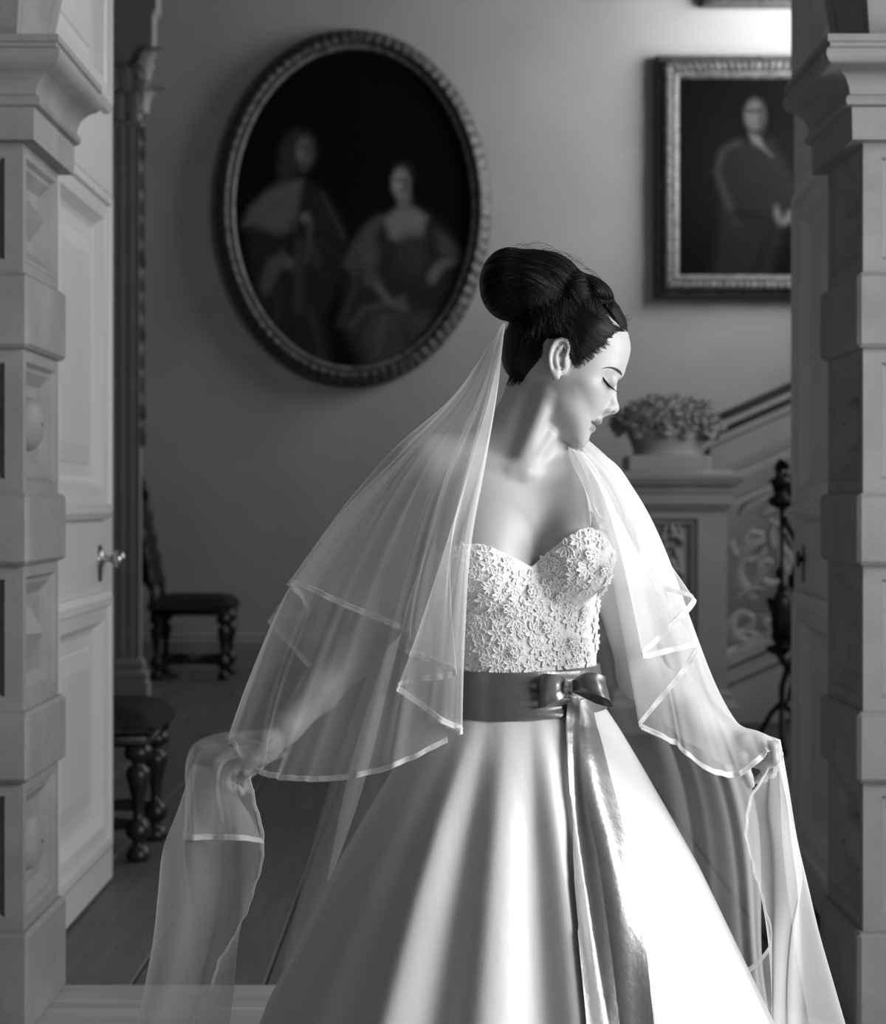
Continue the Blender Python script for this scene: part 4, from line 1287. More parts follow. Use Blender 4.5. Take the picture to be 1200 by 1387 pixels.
# --- long tier caught up by her right hand
veil_panel([
    [CB(-0.045, 3), (664, 540, -0.075), (630, 650, -0.120), (612, 800, -0.150), (604, 900, -0.155), (606, 1006, -0.150)],
    [CB(-0.042, 2), (650, 540, -0.070), (604, 650, -0.105), (566, 800, -0.135), (545, 920, -0.150), (522, 1044, -0.150)],
    [CB(-0.036, 1), (640, 540, -0.060), (580, 650, -0.085), (520, 800, -0.110), (480, 930, -0.120), (440, 1058, -0.110)],
    [CB(-0.030, 1), (630, 540, -0.045), (556, 640, -0.060), (476, 790, -0.060), (424, 930, -0.060), (378, 1056, -0.050)],
    [CB(-0.022, 0), (622, 535, -0.030), (540, 625, -0.040), (432, 780, -0.030), (374, 920, -0.020), (346, 1046, -0.015)],
    [CB(-0.012, 0), (618, 532, -0.010), (528, 615, -0.020), (400, 785, -0.010), (350, 910, 0.000), (318, 1014, 0.000)],
    [CB(0.000, 0), (620, 532, 0.015), (530, 614, 0.040), (396, 800, 0.080), (340, 910, 0.070), (306, 1002, 0.050)],
    [CB(0.015, 0), (630, 535, 0.030), (560, 616, 0.080), (440, 800, 0.160), (380, 900, 0.140), (330, 1000, 0.080)],
], seed=2, ripple=0.003, label='long lower tier of white tulle veil gathered up in her right hand')
# --- tulle bunched over the right hand and the piece hanging from it
veil_panel([
    [(372, 988, 0.06), (330, 990, 0.055), (292, 994, 0.05), (262, 1008, 0.035), (252, 1030, 0.02), (251, 1085, 0.015), (248, 1136, 0.01)],
    [(376, 992, 0.02), (335, 1002, 0.01), (300, 1010, -0.005), (270, 1018, -0.015), (262, 1040, -0.02), (262, 1090, -0.02), (264, 1138, -0.03)],
    [(380, 1004, -0.01), (345, 1012, -0.02), (318, 1022, -0.03), (295, 1032, -0.03), (288, 1055, -0.035), (288, 1095, -0.035), (292, 1137, -0.02)],
    [(384, 1014, -0.02), (352, 1024, -0.03), (328, 1032, -0.035), (312, 1042, -0.03), (308, 1065, -0.03), (320, 1100, -0.03), (326, 1138, -0.035)],
    [(388, 1024, -0.02), (360, 1034, -0.03), (342, 1040, -0.03), (326, 1050, -0.025), (322, 1070, -0.02), (340, 1105, -0.01), (358, 1143, -0.01)],
], seed=3, ripple=0.002, crease=0.25, keep=False, label='tulle draped over her right hand with ribbon hem')
veil_panel([
    [(336, 1046, 0.00), (350, 1100, -0.01), (358, 1143, -0.01), (345, 1205, -0.02), (328, 1248, -0.02), (298, 1298, -0.02), (284, 1335, -0.02), (254, 1392, -0.02), (226, 1450, -0.02), (196, 1560, -0.01)],
    [(318, 1046, 0.03), (314, 1100, 0.04), (317, 1143, 0.05), (319, 1210, 0.05), (318, 1270, 0.05), (316, 1330, 0.05), (312, 1370, 0.05), (306, 1420, 0.05), (298, 1480, 0.05), (290, 1600, 0.05)],
    [(290, 1040, 0.00), (276, 1100, -0.01), (266, 1143, -0.02), (258, 1210, -0.03), (246, 1270, -0.04), (232, 1330, -0.05), (222, 1370, -0.05), (208, 1420, -0.05), (196, 1480, -0.05), (180, 1600, -0.05)],
    [(262, 1036, 0.00), (240, 1100, 0.00), (221, 1150, 0.00), (214, 1210, 0.00), (208, 1270, 0.00), (198, 1330, 0.00), (190, 1375, 0.00), (182, 1420, 0.00), (174, 1480, 0.00), (160, 1600, 0.0)],
    [(266, 1036, 0.04), (256, 1100, 0.07), (250, 1150, 0.08), (258, 1210, 0.08), (262, 1270, 0.09), (266, 1330, 0.10), (268, 1375, 0.10), (270, 1420, 0.10), (270, 1480, 0.10), (270, 1600, 0.10)],
], seed=4, ripple=0.0015, crease=0.0, keep=False, hem=False, edge0=True, label='long fall of tulle below her right hand with rippling ribbon edge')
# --- back fall behind the skirt
veil_panel([
    [CB(0.02), (600, 640, 0.16), (520, 850, 0.24), (446, 1060, 0.30), (378, 1330, 0.36), (350, 1480, 0.38), (330, 1560, 0.38)],
    [CB(0.025), (610, 640, 0.20), (545, 850, 0.30), (492, 1060, 0.38), (404, 1330, 0.46), (390, 1480, 0.48), (370, 1560, 0.48)],
    [CB(0.025), (605, 640, 0.17), (535, 850, 0.25), (470, 1060, 0.32), (432, 1330, 0.40), (420, 1480, 0.42), (400, 1560, 0.42)],
    [CB(0.03), (620, 640, 0.19), (570, 850, 0.28), (520, 1060, 0.36), (470, 1330, 0.46), (450, 1480, 0.50), (440, 1560, 0.50)],
    [CB(0.03), (640, 640, 0.20), (600, 850, 0.30), (560, 1060, 0.40), (530, 1330, 0.52), (520, 1480, 0.55), (510, 1560, 0.55)],
    [CB(0.04), (700, 640, 0.20), (700, 850, 0.34), (690, 1060, 0.46), (690, 1330, 0.62), (690, 1480, 0.65), (690, 1560, 0.65)],
    [CB(0.05), (760, 640, 0.20), (800, 850, 0.30), (850, 1060, 0.42), (870, 1330, 0.58), (880, 1480, 0.60), (890, 1560, 0.60)],
    [CB(0.05), (800, 650, 0.18), (850, 850, 0.26), (930, 1060, 0.34), (960, 1330, 0.50), (980, 1480, 0.52), (990, 1560, 0.52)],
    [CB(0.05), (815, 650, 0.16), (880, 850, 0.22), (985, 1060, 0.26), (1020, 1330, 0.38), (1040, 1480, 0.40), (1050, 1560, 0.40)],
    [CB(0.05), (825, 650, 0.14), (900, 850, 0.18), (1010, 1040, 0.12), (1035, 1330, 0.28), (1060, 1480, 0.30), (1070, 1560, 0.30)],
], seed=5, ripple=0.004, freq=2.2, crease=0.6, mat='sheer', keep=False, hem=True, label='long back fall of tulle behind the skirt')
# --- upper tier over her left shoulder (photo right)
NB_ = lambda px, py, s: (px, py, s)
veil_panel([
    [CB(0.045), (708, 545, 0.085), (744, 590, 0.050), (786, 650, -0.070), (818, 735, -0.110), (842, 850, -0.130), (866, 985, -0.140)],
    [CB(0.046), (712, 545, 0.085), (752, 590, 0.045), (812, 655, -0.060), (862, 745, -0.090), (908, 820, -0.110), (946, 881, -0.120)],
    [CB(0.047), (714, 545, 0.080), (758, 590, 0.045), (810, 652, -0.060), (838, 735, -0.110), (856, 815, -0.140), (871, 890, -0.150)],
    [CB(0.048), (718, 545, 0.080), (770, 588, 0.040), (834, 652, -0.040), (880, 730, -0.060), (914, 775, -0.080), (942, 815, -0.090)],
    [CB(0.049), (720, 545, 0.085), (775, 588, 0.060), (838, 648, 0.010), (862, 715, 0.010), (868, 755, 0.000), (868, 797, -0.010)],
    [CB(0.050), (724, 545, 0.090), (785, 586, 0.080), (846, 645, 0.070), (885, 715, 0.070), (905, 770, 0.070), (920, 810, 0.070)],
    [CB(0.050), (722, 545, 0.100), (775, 590, 0.110), (830, 655, 0.140), (860, 730, 0.150), (870, 790, 0.150), (880, 850, 0.150)],
], seed=6, ripple=0.002, label='short upper tier of white tulle veil with folded ribbon hem beside the bodice')
# --- long tier caught up by her left hand
veil_panel([
    [CB(0.045), (716, 550, 0.085), (756, 600, 0.020), (800, 660, -0.070), (832, 780, -0.100), (852, 890, -0.125), (868, 988, -0.130)],
    [CB(0.046), (718, 550, 0.080), (764, 598, 0.020), (818, 660, -0.060), (860, 780, -0.090), (892, 900, -0.120), (912, 1008, -0.125)],
    [CB(0.047), (720, 550, 0.080), (772, 596, 0.020), (834, 660, -0.045), (884, 780, -0.070), (930, 920, -0.110), (962, 1046, -0.120)],
    [CB(0.048), (722, 550, 0.085), (780, 594, 0.040), (846, 660, -0.020), (900, 780, -0.030), (955, 930, -0.060), (1000, 1052, -0.090)],
    [CB(0.049), (724, 550, 0.090), (788, 592, 0.060), (852, 658, 0.010), (912, 780, 0.030), (975, 940, 0.020), (1030, 1030, -0.090)],
    [CB(0.050), (724, 550, 0.100), (790, 592, 0.080), (855, 660, 0.050), (918, 800, 0.100), (955, 955, 0.080), (1056, 1002, -0.050)],
    [CB(0.050), (722, 550, 0.110), (780, 600, 0.110), (840, 670, 0.120), (880, 820, 0.160), (940, 970, 0.140), (1046, 1014, 0.000)],
], seed=7, ripple=0.003, label='long lower tier of white tulle veil lifted in her left hand')
# --- fall from the left hand
veil_panel([
    [(1040, 1040, -0.08), (1012, 1092, -0.06), (1011, 1140, -0.05), (1022, 1180, -0.04), (1036, 1225, -0.03), (1046, 1268, -0.02), (1034, 1292, 0.00), (1008, 1315, 0.02)],
    [(1044, 1030, -0.06), (1040, 1092, -0.03), (1046, 1140, -0.01), (1048, 1200, 0.00), (1048, 1260, 0.00), (1048, 1330, 0.01), (1047, 1400, 0.01), (1045, 1600, 0.01)],
    [(1050, 1020, -0.08), (1066, 1092, -0.09), (1080, 1150, -0.10), (1085, 1190, -0.10), (1072, 1260, -0.10), (1066, 1330, -0.10), (1066, 1400, -0.10), (1070, 1600, -0.10)],
    [(1055, 1008, -0.06), (1064, 1070, -0.05), (1072, 1140, -0.03), (1080, 1200, -0.03), (1084, 1260, -0.02), (1087, 1330, -0.02), (1088, 1400, -0.02), (1090, 1600, -0.02)],
    [(1057, 1002, -0.04), (1067, 1060, -0.02), (1080, 1140, -0.01), (1094, 1200, 0.00), (1108, 1260, 0.00), (1128, 1330, 0.01), (1148, 1400, 0.01), (1200, 1580, 0.02)],
    [(1052, 1010, -0.01), (1056, 1060, 0.03), (1060, 1140, 0.06), (1066, 1200, 0.08), (1074, 1260, 0.08), (1086, 1330, 0.09), (1098, 1400, 0.09), (1120, 1580, 0.10)],
], seed=8, ripple=0.001, crease=0.35, keep=False, hem=False, edge0=True, label='long fall of tulle below her left hand with ribbon edge')
# ================================================================== the hall behind
def paint_vals(px, py, shapes, base):
    """grey value of a painted canvas: soft shapes laid over a ground"""
    v = np.full(px.shape, base)
    for kind, geo, val, soft in shapes:
        if kind == 'e':
            cx, cy, rx, ry, rot = geo; c, s = math.cos(math.radians(rot)), math.sin(math.radians(rot))
            x, y = px - cx, py - cy; X, Y = x * c + y * s, -x * s + y * c
            q = (np.sqrt((X / rx) ** 2 + (Y / ry) ** 2) - 1) * min(rx, ry)
        elif kind == 'p': q = poly_sd(px, py, geo)
        else:
            q = np.full(px.shape, 1e9)
            for (a, b) in zip(geo[:-1], geo[1:]):
                a, b = np.array(a[:2], float), np.array(b[:2], float); e = b - a
                t = np.clip(((px - a[0]) * e[0] + (py - a[1]) * e[1]) / (e @ e), 0, 1)
                q = np.minimum(q, np.hypot(px - a[0] - e[0] * t, py - a[1] - e[1] * t))
            q = q - geo[0][2]
        al = np.clip(0.5 - q / (2 * soft), 0, 1); al = al * al * (3 - 2 * al)
        v = v * (1 - al) + val * al
    return v
def canvas_mat():
    k = NT('old_oil_painting')
    at = k.node('ShaderNodeAttribute', attribute_name='paint'); vec = k.coord('Object'); f = k.noise(vec, 9, 5)
    mm = k.node('ShaderNodeMapRange'); mm.inputs['To Min'].default_value = 0.75; mm.inputs['To Max'].default_value = 1.25; k.link(f, mm.inputs['Value'])
    ml = k.node('ShaderNodeMath', operation='MULTIPLY'); k.link(at.outputs['Fac'], ml.inputs[0]); k.link(mm.outputs[0], ml.inputs[1])
    k.color(ml.outputs[0]); k.b.inputs['Roughness'].default_value = 0.7; k.b.inputs['Specular IOR Level'].default_value = 0.05
    return k.m
M['canvas'] = canvas_mat()
PD = FAR - 0.06                                   # depth of the canvases
def canvas_obj(P, parent, shapes, base):
    """P: (n, m, 3) world points of a canvas facing the camera"""
    mb = MB(); mb.grid(P); me = mesh_of('canvas', mb)
    A = P.reshape(-1, 3); px = 600 + A[:, 0] / A[:, 1] * F_PX; py = HOR - (A[:, 2] - CAM_Z) / A[:, 1] * F_PX
    at = me.attributes.new('paint', 'FLOAT', 'POINT'); at.data.foreach_set('value', paint_vals(px, py, shapes, base).astype(np.float32))
    o = obj('canvas', me, M['canvas'], parent)
    o.matrix_parent_inverse = Matrix.Translation(-parent.location)
    return o
def hung(name, mb, mat, parent, smooth=True, angle=None):
    o = obj(name, mb, mat, parent, smooth, angle); o.matrix_parent_inverse = Matrix.Translation(-parent.location); return o
# ---- oval double portrait
oc = W(478, 282, PD); ps = PD / F_PX
oval = empty('oval_portrait', (oc.x, FAR, oc.z - 246 * ps))
tag(oval, 'large oval painting of a standing man and seated woman in carved frame', 'painting')
N_ = 150; P = []
for r in np.linspace(0.0, 1.0, 70):
    P.append([(oc.x + 164 * ps * r * math.cos(a), PD, oc.z + 219 * ps * r * math.sin(a)) for a in np.linspace(0, 2 * math.pi, N_)])
man = [('e', (478, 160, 150, 110, 0), 0.006, 60),
       ('p', [(330, 300), (345, 275), (372, 252), (400, 240), (425, 248), (448, 275), (466, 305), (470, 360), (440, 430), (450, 500), (380, 500), (345, 430)], 0.030, 12),
       ('p', [(328, 306), (338, 282), (358, 262), (385, 244), (410, 244), (405, 275), (398, 312), (376, 318), (345, 306)], 0.15, 7),
       ('e', (404, 205, 25, 30, 0), 0.045, 8), ('e', (388, 222, 11, 26, 8), 0.05, 7), ('e', (412, 205, 10.5, 17, 0), 0.24, 6), ('e', (417, 206, 6, 13, 0), 0.10, 5), ('l', [(407, 199, 1.5), (419, 199, 1.5)], 0.05, 2.5),
       ('e', (412, 228, 5, 4, 0), 0.10, 4), ('e', (414, 295, 7, 7, 20), 0.19, 4), ('l', [(420, 300, 3), (418, 345, 4), (412, 360, 4)], 0.11, 6), ('l', [(436, 262, 2), (455, 300, 2), (466, 322, 1)], 0.07, 5),
       ('p', [(352, 385), (362, 352), (382, 340), (392, 352), (378, 370), (366, 395), (358, 402)], 0.12, 6), ('e', (392, 356, 9, 7, 20), 0.16, 5), ('l', [(398, 360, 1), (446, 364, 1)], 0.01, 3),
       ('l', [(406, 330, 5), (404, 420, 5)], 0.075, 8), ('l', [(424, 330, 4), (430, 360, 3)], 0.07, 7), ('l', [(380, 390, 3), (372, 450, 3)], 0.05, 8), ('l', [(420, 420, 3), (438, 490, 3)], 0.06, 8), ('l', [(395, 300, 1.5), (392, 345, 1.5)], 0.02, 4),
       ('p', [(470, 360), (480, 330), (505, 296), (540, 285), (580, 290), (610, 320), (628, 350), (615, 400), (590, 470), (540, 495), (490, 500), (462, 440)], 0.035, 12),
       ('p', [(465, 358), (475, 335), (492, 308), (512, 292), (520, 296), (505, 330), (496, 352), (478, 372)], 0.095, 7), ('l', [(484, 350, 3), (478, 400, 3), (460, 440, 2)], 0.075, 6),
       ('p', [(520, 296), (538, 282), (560, 280), (578, 294), (572, 318), (548, 330), (528, 322)], 0.24, 7), ('e', (547, 268, 9, 18, 0), 0.20, 6), ('e', (546, 236, 15, 16, 0), 0.03, 6), ('e', (543, 248, 12, 19, 0), 0.34, 5),
       ('e', (550, 252, 5, 14, 0), 0.15, 4), ('l', [(536, 244, 1.5), (549, 244, 1.5)], 0.07, 3), ('e', (543, 258, 3, 2, 0), 0.09, 2.5), ('e', (556, 345, 20, 28, 0), 0.055, 10), ('e', (500, 350, 12, 22, 10), 0.11, 8), ('e', (503, 378, 12, 10, 0), 0.10, 6),
       ('l', [(512, 388, 5), (528, 410, 5), (548, 418, 5)], 0.17, 5), ('e', (542, 406, 8, 5, -20), 0.13, 4), ('p', [(578, 372), (592, 354), (612, 348), (618, 356), (600, 366), (590, 384), (580, 384)], 0.17, 5),
       ('p', [(590, 310), (612, 325), (628, 352), (612, 350), (596, 345)], 0.085, 7), ('l', [(475, 440, 3), (495, 418, 4), (520, 412, 3)], 0.13, 6), ('p', [(478, 445), (500, 420), (530, 420), (585, 425), (600, 440), (570, 480), (540, 495), (500, 490)], 0.075, 14),
       ('l', [(520, 430, 3), (510, 480, 3)], 0.12, 8), ('l', [(545, 440, 2), (560, 480, 2)], 0.035, 7), ('l', [(575, 430, 3), (590, 450, 3)], 0.10, 8), ('l', [(495, 430, 2), (485, 460, 2)], 0.03, 6)]
canvas_obj(np.array(P), oval, man, 0.007)
def oval_ring(name, mat, prof, nseg, carve):
    mb = MB(); P = []
    for k in range(nseg):
        a = 2 * math.pi * k / nseg; row = []
        for j, (o_, h_z) in enumerate(prof):
            c = carve(k, j, a)
            row.append((oc.x + (160 + o_) * ps * math.cos(a), FAR - h_z - c, oc.z + (215 + o_) * ps * math.sin(a)))
        P.append(row)
    mb.grid(P, close_u=True, close_v=True)
    return hung(name, mb, mat, oval)
oval_ring('inner_slip', M['gilt_light'], [(-1, 0.055), (0, 0.085), (4, 0.095), (7, 0.085), (8, 0.05), (4, 0.05)], 200, lambda k, j, a: 0.006 * (k % 4 < 2) * (j == 2))
oval_ring('carved_frame', M['gilt'], [(7, 0.0), (7, 0.085), (10, 0.12), (14, 0.125), (18, 0.10), (22, 0.075), (25, 0.07), (28, 0.04), (28, 0.0)], 420, lambda k, j, a: 0.005 * math.sin(k * math.pi * 2 / 5.4) * (j in (2, 3, 4)) + 0.006 * math.sin(k * 1.37 + 1) * (j in (3, 4, 5, 6)))
# ---- framed portrait of a gentleman
def rect_picture(name, x0, x1, y0, y1, fw, label, shapes, base):
    """outer pixel box of the frame, fw = frame width in px"""
    a, b = W(x0, y1, PD), W(x1, y0, PD)
    root = empty(name, ((a.x + b.x) / 2, FAR, a.z)); tag(root, label, 'painting')
    f = fw * ps
    X = np.linspace(a.x + f * 0.9, b.x - f * 0.9, 110); Z = np.linspace(a.z + f * 0.9, b.z - f * 0.9, 130)
    G = np.array([[(x, PD, z) for z in Z] for x in X])
    canvas_obj(G, root, [(k_, g_, v_ * 0.55, s_) for k_, g_, v_, s_ in shapes], base * 0.4)
    def ring(pname, mat, prof, step, amp):
        mb = MB(); P = []
        def side(p, q, inward):
            n = max(2, int((Vector(q) - Vector(p)).length / step))
            for i in range(n):
                t = i / n
                yield (p[0] + (q[0] - p[0]) * t, p[1] + (q[1] - p[1]) * t)
        cor = [(a.x, a.z), (b.x, a.z), (b.x, b.z), (a.x, b.z)]
        k = 0
        cx, cz = (a.x + b.x) / 2, (a.z + b.z) / 2; hw, hz = (b.x - a.x) / 2, (b.z - a.z) / 2
        for s in range(4):
            for (x, z) in side(cor[s], cor[(s + 1) % 4], 0):
                row = []
                for j, (ins, h_) in enumerate(prof):
                    sx, sz = (hw - ins * ps) / hw, (hz - ins * ps) / hz
                    c = amp * (math.sin(k * 1.05) + 0.6 * math.sin(k * 0.37 + 1)) if 1 < j < len(prof) - 2 else 0
                    row.append((cx + (x - cx) * sx, FAR - h_ - c, cz + (z - cz) * sz))
                P.append(row); k += 1
        mb.grid(P, close_u=True, close_v=True)
        return hung(pname, mb, mat, root, True, 50)
    ring('outer_moulding', M['gilt'], [(0, 0.0), (0, 0.06), (2, 0.09), (6, 0.10), (9, 0.08), (9, 0.0)], 0.06, 0.003)
    ring('carved_frame', M['gilt'], [(8, 0.0), (8, 0.09), (10, 0.12), (14, 0.135), (19, 0.125), (23, 0.10), (24, 0.09), (24, 0.0)], 0.010, 0.005)
    ring('inner_slip', M['gilt_light'], [(fw - 8.5, 0.05), (fw - 8, 0.11), (fw - 5, 0.11), (fw - 1, 0.085), (fw, 0.06), (fw, 0.05)], 0.2, 0.0)
    return root
gent = [('e', (1000, 250, 90, 90, 0), 0.012, 50), ('e', (1025, 158, 26, 36, 0), 0.006, 8),
        ('p', [(972, 245), (975, 215), (990, 200), (1012, 190), (1045, 190), (1062, 215), (1080, 255), (1085, 290), (1060, 310), (1040, 390), (960, 390), (975, 310)], 0.028, 10),
        ('l', [(978, 206, 3), (971, 232, 3), (984, 270, 3), (998, 300, 2)], 0.075, 8), ('l', [(985, 200, 4), (1000, 194, 3)], 0.06, 7), ('e', (1022, 156, 13.5, 21, 0), 0.17, 5), ('e', (1032, 160, 5, 16, 0), 0.07, 5),
        ('l', [(1012, 150, 2), (1032, 150, 2)], 0.04, 3), ('e', (1022, 168, 4, 2, 0), 0.14, 3), ('p', [(1014, 180), (1028, 184), (1036, 200), (1046, 212), (1034, 202), (1020, 194)], 0.18, 4),
        ('e', (1053, 291, 4, 11, -8), 0.20, 4), ('p', [(1056, 300), (1068, 286), (1085, 276), (1100, 272), (1100, 286), (1075, 298), (1062, 306)], 0.20, 5), ('l', [(1000, 290, 8), (1040, 300, 8)], 0.02, 8), ('l', [(1045, 310, 5), (1020, 380, 6)], 0.018, 10)]
rect_picture('framed_portrait', 888, 1186, 75, 404, 32, 'rectangular gilt-framed portrait of a man in a dark coat, behind the door', gent, 0.010)
rect_picture('framed_picture', 950, 1196, -330, 9, 32, 'gilt picture frame cut off by the top edge, above the portrait', [], 0.02)

# ---- fluted pilaster against the wall pier
pil = empty('trim_3', (-2.21, 12.3, 0)); pil['kind'] = 'structure'
def pput(name, mb, mat=M['pilaster'], smooth=False, angle=None):
    mb.v = [(x + 0.0, y - 12.3, z) for x, y, z in mb.v]; return obj(name, mb, mat, pil, smooth, angle)
mb = MB(); mb.box(-0.79, 0.16, 12.36, 12.40, 0, 6.5); pput('wall_pier', mb, M['plaster'])
zb_, zc_ = zpx(945, 12.3), zpx(172, 12.3)
mb = MB(); rowt = []; nf = 6; w_ = 0.38
for i in range(nf):
    x0 = -w_ / 2 + w_ * i / nf; c = w_ / nf
    for t in np.linspace(0, 1, 9)[:-1]:
        q = (t - 0.5) * 2
        dep = 0.0 if abs(q) > 0.72 else 0.009 * math.sqrt(1 - (q / 0.72) ** 2)
        rowt.append((x0 + c * t, 12.30 + dep))
rowt.append((w_ / 2, 12.30)); rowt = [(-w_ / 2, 12.37)] + rowt + [(w_ / 2, 12.37)]
mb.grid([[(x, y, 0.25) for x, y in rowt], [(x, y, zc_ + 0.1) for x, y in rowt]]); pput('fluted_shaft', mb)
mb = MB(); mb.sweep([(-0.19, 12.37, 0), (-0.19, 12.30, 0), (0.19, 12.30, 0), (0.19, 12.37, 0)], [(0, 0), (0.06, 0), (0.06, 0.10), (0.045, 0.11), (0.055, 0.14), (0.045, 0.17), (0.02, 0.18), (0.03, 0.21), (0.02, 0.24), (0.0, 0.26)][::1]); pput('pilaster_base', mb, smooth=True, angle=40)
# Corinthian capital: bell, abacus and acanthus leaves
mb = MB(); mb.sweep([(-0.19, 12.37, zc_), (-0.19, 12.30, zc_), (0.19, 12.30, zc_), (0.19, 12.37, zc_)], [(0, 0), (0.015, 0.0), (0.02, 0.03), (0.0, 0.04), (0.03, 0.42), (0.09, 0.52), (0.10, 0.53), (0.10, 0.60), (0.0, 0.60)]); pput('capital_bell', mb, smooth=True, angle=40)
def leaf_mesh(h, w, curl):
    mb = MB(); P = []
    for i, t in enumerate(np.linspace(0, 1, 9)):
        ww = w * (0.55 + 0.45 * math.sin(t * 2.6)) * (1 - 0.5 * t * t) * (1 + 0.18 * math.sin(t * 22))
        out = 0.02 + curl * t ** 3
        zz = h * (t - 0.30 * max(0, t - 0.7) * 3 * t)
        P.append([(ww * c, -out - 0.012 * (1 - c * c) - 0.004 * math.cos(c * 9), zz) for c in np.linspace(-1, 1, 9)])
    mb.grid(P); return mesh_of('acanthus_leaf', mb)
lm = leaf_mesh(0.24, 0.06, 0.14); lm.materials.append(M['pilaster'])
def leaf_at(x, z, sc, rz=0, yoff=0):
    o = bpy.data.objects.new('acanthus_leaf', lm); COL.objects.link(o); o.parent = pil
    o.location = (x, yoff, z); o.scale = (sc, sc, sc); o.rotation_euler = (0, 0, rz)
for x in (-0.15, -0.05, 0.05, 0.15): leaf_at(x, zc_ + 0.04, 0.95)
for x in (-0.19, -0.10, 0.0, 0.10, 0.19): leaf_at(x, zc_ + 0.20, 1.05)
for x, r in ((-0.22, -0.5), (0.22, 0.6), (0.2, 0.9)): leaf_at(x, zc_ + 0.30, 1.1, r, -0.02)
for (x, y) in ((0.2, 0.03), (0.21, 0.05)): leaf_at(x, zc_ + 0.10, 0.9, 1.4, y)
mb = MB(); mb.sweep([(-0.29, 12.37, zc_ + 0.6), (-0.29, 12.2, zc_ + 0.6), (0.29, 12.2, zc_ + 0.6), (0.29, 12.37, zc_ + 0.6)], [(0, 0), (0.0, 0.12), (0.03, 0.16), (0.03, 0.36), (0.10, 0.5), (0.14, 0.6), (0, 0.62)]); pput('entablature_block', mb)
# carved drop (husks) beside the shaft, coloured dark to stand in for jagged shadow
rndh = random.Random(2)
for i in range(13):
    mb = MB(); z = zc_ - 0.02 - i * 0.17
    mb.lathe([(0.004, -0.08), (0.018 * rndh.uniform(0.5, 1.3), -0.03), (0.022 * rndh.uniform(0.5, 1.4), 0.01), (0.016 * rndh.uniform(0.4, 1.3), 0.05), (0.004, 0.09)], 0.203, 12.34, z, 8); pput('shadow_husk', mb, M['rail'], smooth=True)

# ---- carved hall chairs in dark oak
def turned(mb, x, y, z0, z1, r):
    """bobbin-and-vase turned post"""
    H = z1 - z0
    prof = [(0.7, 0), (0.95, 0.02), (1.0, 0.06), (0.75, 0.10), (0.45, 0.12), (0.5, 0.16), (0.95, 0.20), (1.05, 0.25), (0.8, 0.30), (0.45, 0.34), (0.42, 0.38), (0.55, 0.50), (0.85, 0.62), (1.0, 0.68), (0.9, 0.73), (0.5, 0.76), (0.5, 0.79), (1.05, 0.82), (1.15, 0.86), (1.05, 0.90), (0.8, 0.92), (0.8, 1.0)]
    mb.lathe([(r * a, z0 + H * b) for a, b in prof], x, y, 0, 14)
def chair(name, loc, rz, label, sw, sd, sh, bh, back=True):
    root = empty(name, loc, rz); tag(root, label, 'chair', 'carved oak hall chairs')
    for sx in (-1, 1):
        for sy in (-1, 1):
            mb = MB(); turned(mb, sx * (sd / 2 - 0.045), sy * (sw / 2 - 0.045), 0.0, sh - 0.11, 0.046); obj('leg', mb, M['oak'], root)
    mb = MB(); mb.box(-sd / 2, sd / 2, -sw / 2, sw / 2, sh - 0.15, sh - 0.06, 0.012); obj('seat_rail', mb, M['oak'], root)
    P = []
    for i, u in enumerate(np.linspace(-1, 1, 17)):
        row = []
        for v in np.linspace(-1, 1, 17):
            e = max(abs(u), abs(v)); h = 0.075 * (1 - e ** 4) ** 0.5 if e < 1 else 0
            row.append((u * (sd / 2 + 0.02), v * (sw / 2 + 0.02), sh - 0.075 + h))
        P.append(row)
    mb = MB(); mb.grid(P); mb.box(-sd / 2 - 0.02, sd / 2 + 0.02, -sw / 2 - 0.02, sw / 2 + 0.02, sh - 0.11, sh - 0.072, 0.012); obj('seat', mb, M['seat'], root)
    for y in (-sw / 2 + 0.045, sw / 2 - 0.045):
        mb = MB(); mb.tube([(-sd / 2 + 0.05, y, 0.13), (-sd / 4, y, 0.135), (0, y, 0.13), (sd / 4, y, 0.135), (sd / 2 - 0.05, y, 0.13)], [0.016, 0.024, 0.016, 0.024, 0.016], 8); obj('stretcher', mb, M['oak'], root)
    mb = MB(); mb.tube([(0, -sw / 2 + 0.045, 0.13), (0, -sw / 4, 0.135), (0, 0, 0.14), (0, sw / 4, 0.135), (0, sw / 2 - 0.045, 0.13)], [0.016, 0.026, 0.04, 0.026, 0.016], 8); obj('stretcher', mb, M['oak'], root)
    if back:
        lean = 0.16
        for sy in (-1, 1):
            mb = MB(); pts = [(-sd / 2 + 0.04 - lean * t, sy * (sw / 2 - 0.04), sh - 0.1 + (bh - sh + 0.1) * t) for t in np.linspace(0, 1, 15)]
            mb.tube(pts, [0.03 + 0.012 * math.sin(k * 2.4) for k in range(15)], 10); obj('back_post', mb, M['oak'], root)
        mb = MB(); P = []
        for t in np.linspace(0, 1, 12):
            P.append([(-sd / 2 + 0.05 - lean * (0.1 + 0.8 * t) + 0.02 * (1 - y * y), y * (sw / 2 - 0.07), sh + (bh - sh) * (0.1 + 0.8 * t)) for y in np.linspace(-1, 1, 9)])
        mb.grid(P); mb.grid([[(p[0] - 0.10, p[1], p[2]) for p in r] for r in P]); obj('backrest', mb, M['seat'], root)
        mb = MB(); c = [(-sd / 2 + 0.03 - lean, y * sw / 2, bh - 0.03 + 0.12 * math.cos(y * 1.5) + 0.015 * math.sin(y * 14)) for y in np.linspace(-1, 1, 17)]
        mb.tube(c, [0.022 + 0.02 * math.cos(y * 1.4) for y in np.linspace(-1, 1, 17)], 8); obj('crest_rail', mb, M['oak'], root)
    return root
chair('hall_chair', (-1.85, 13.72, 0.0), 0.0, 'dark carved oak hall chair against the back wall beneath the oval painting', 0.56, 0.58, 0.62, 1.38)
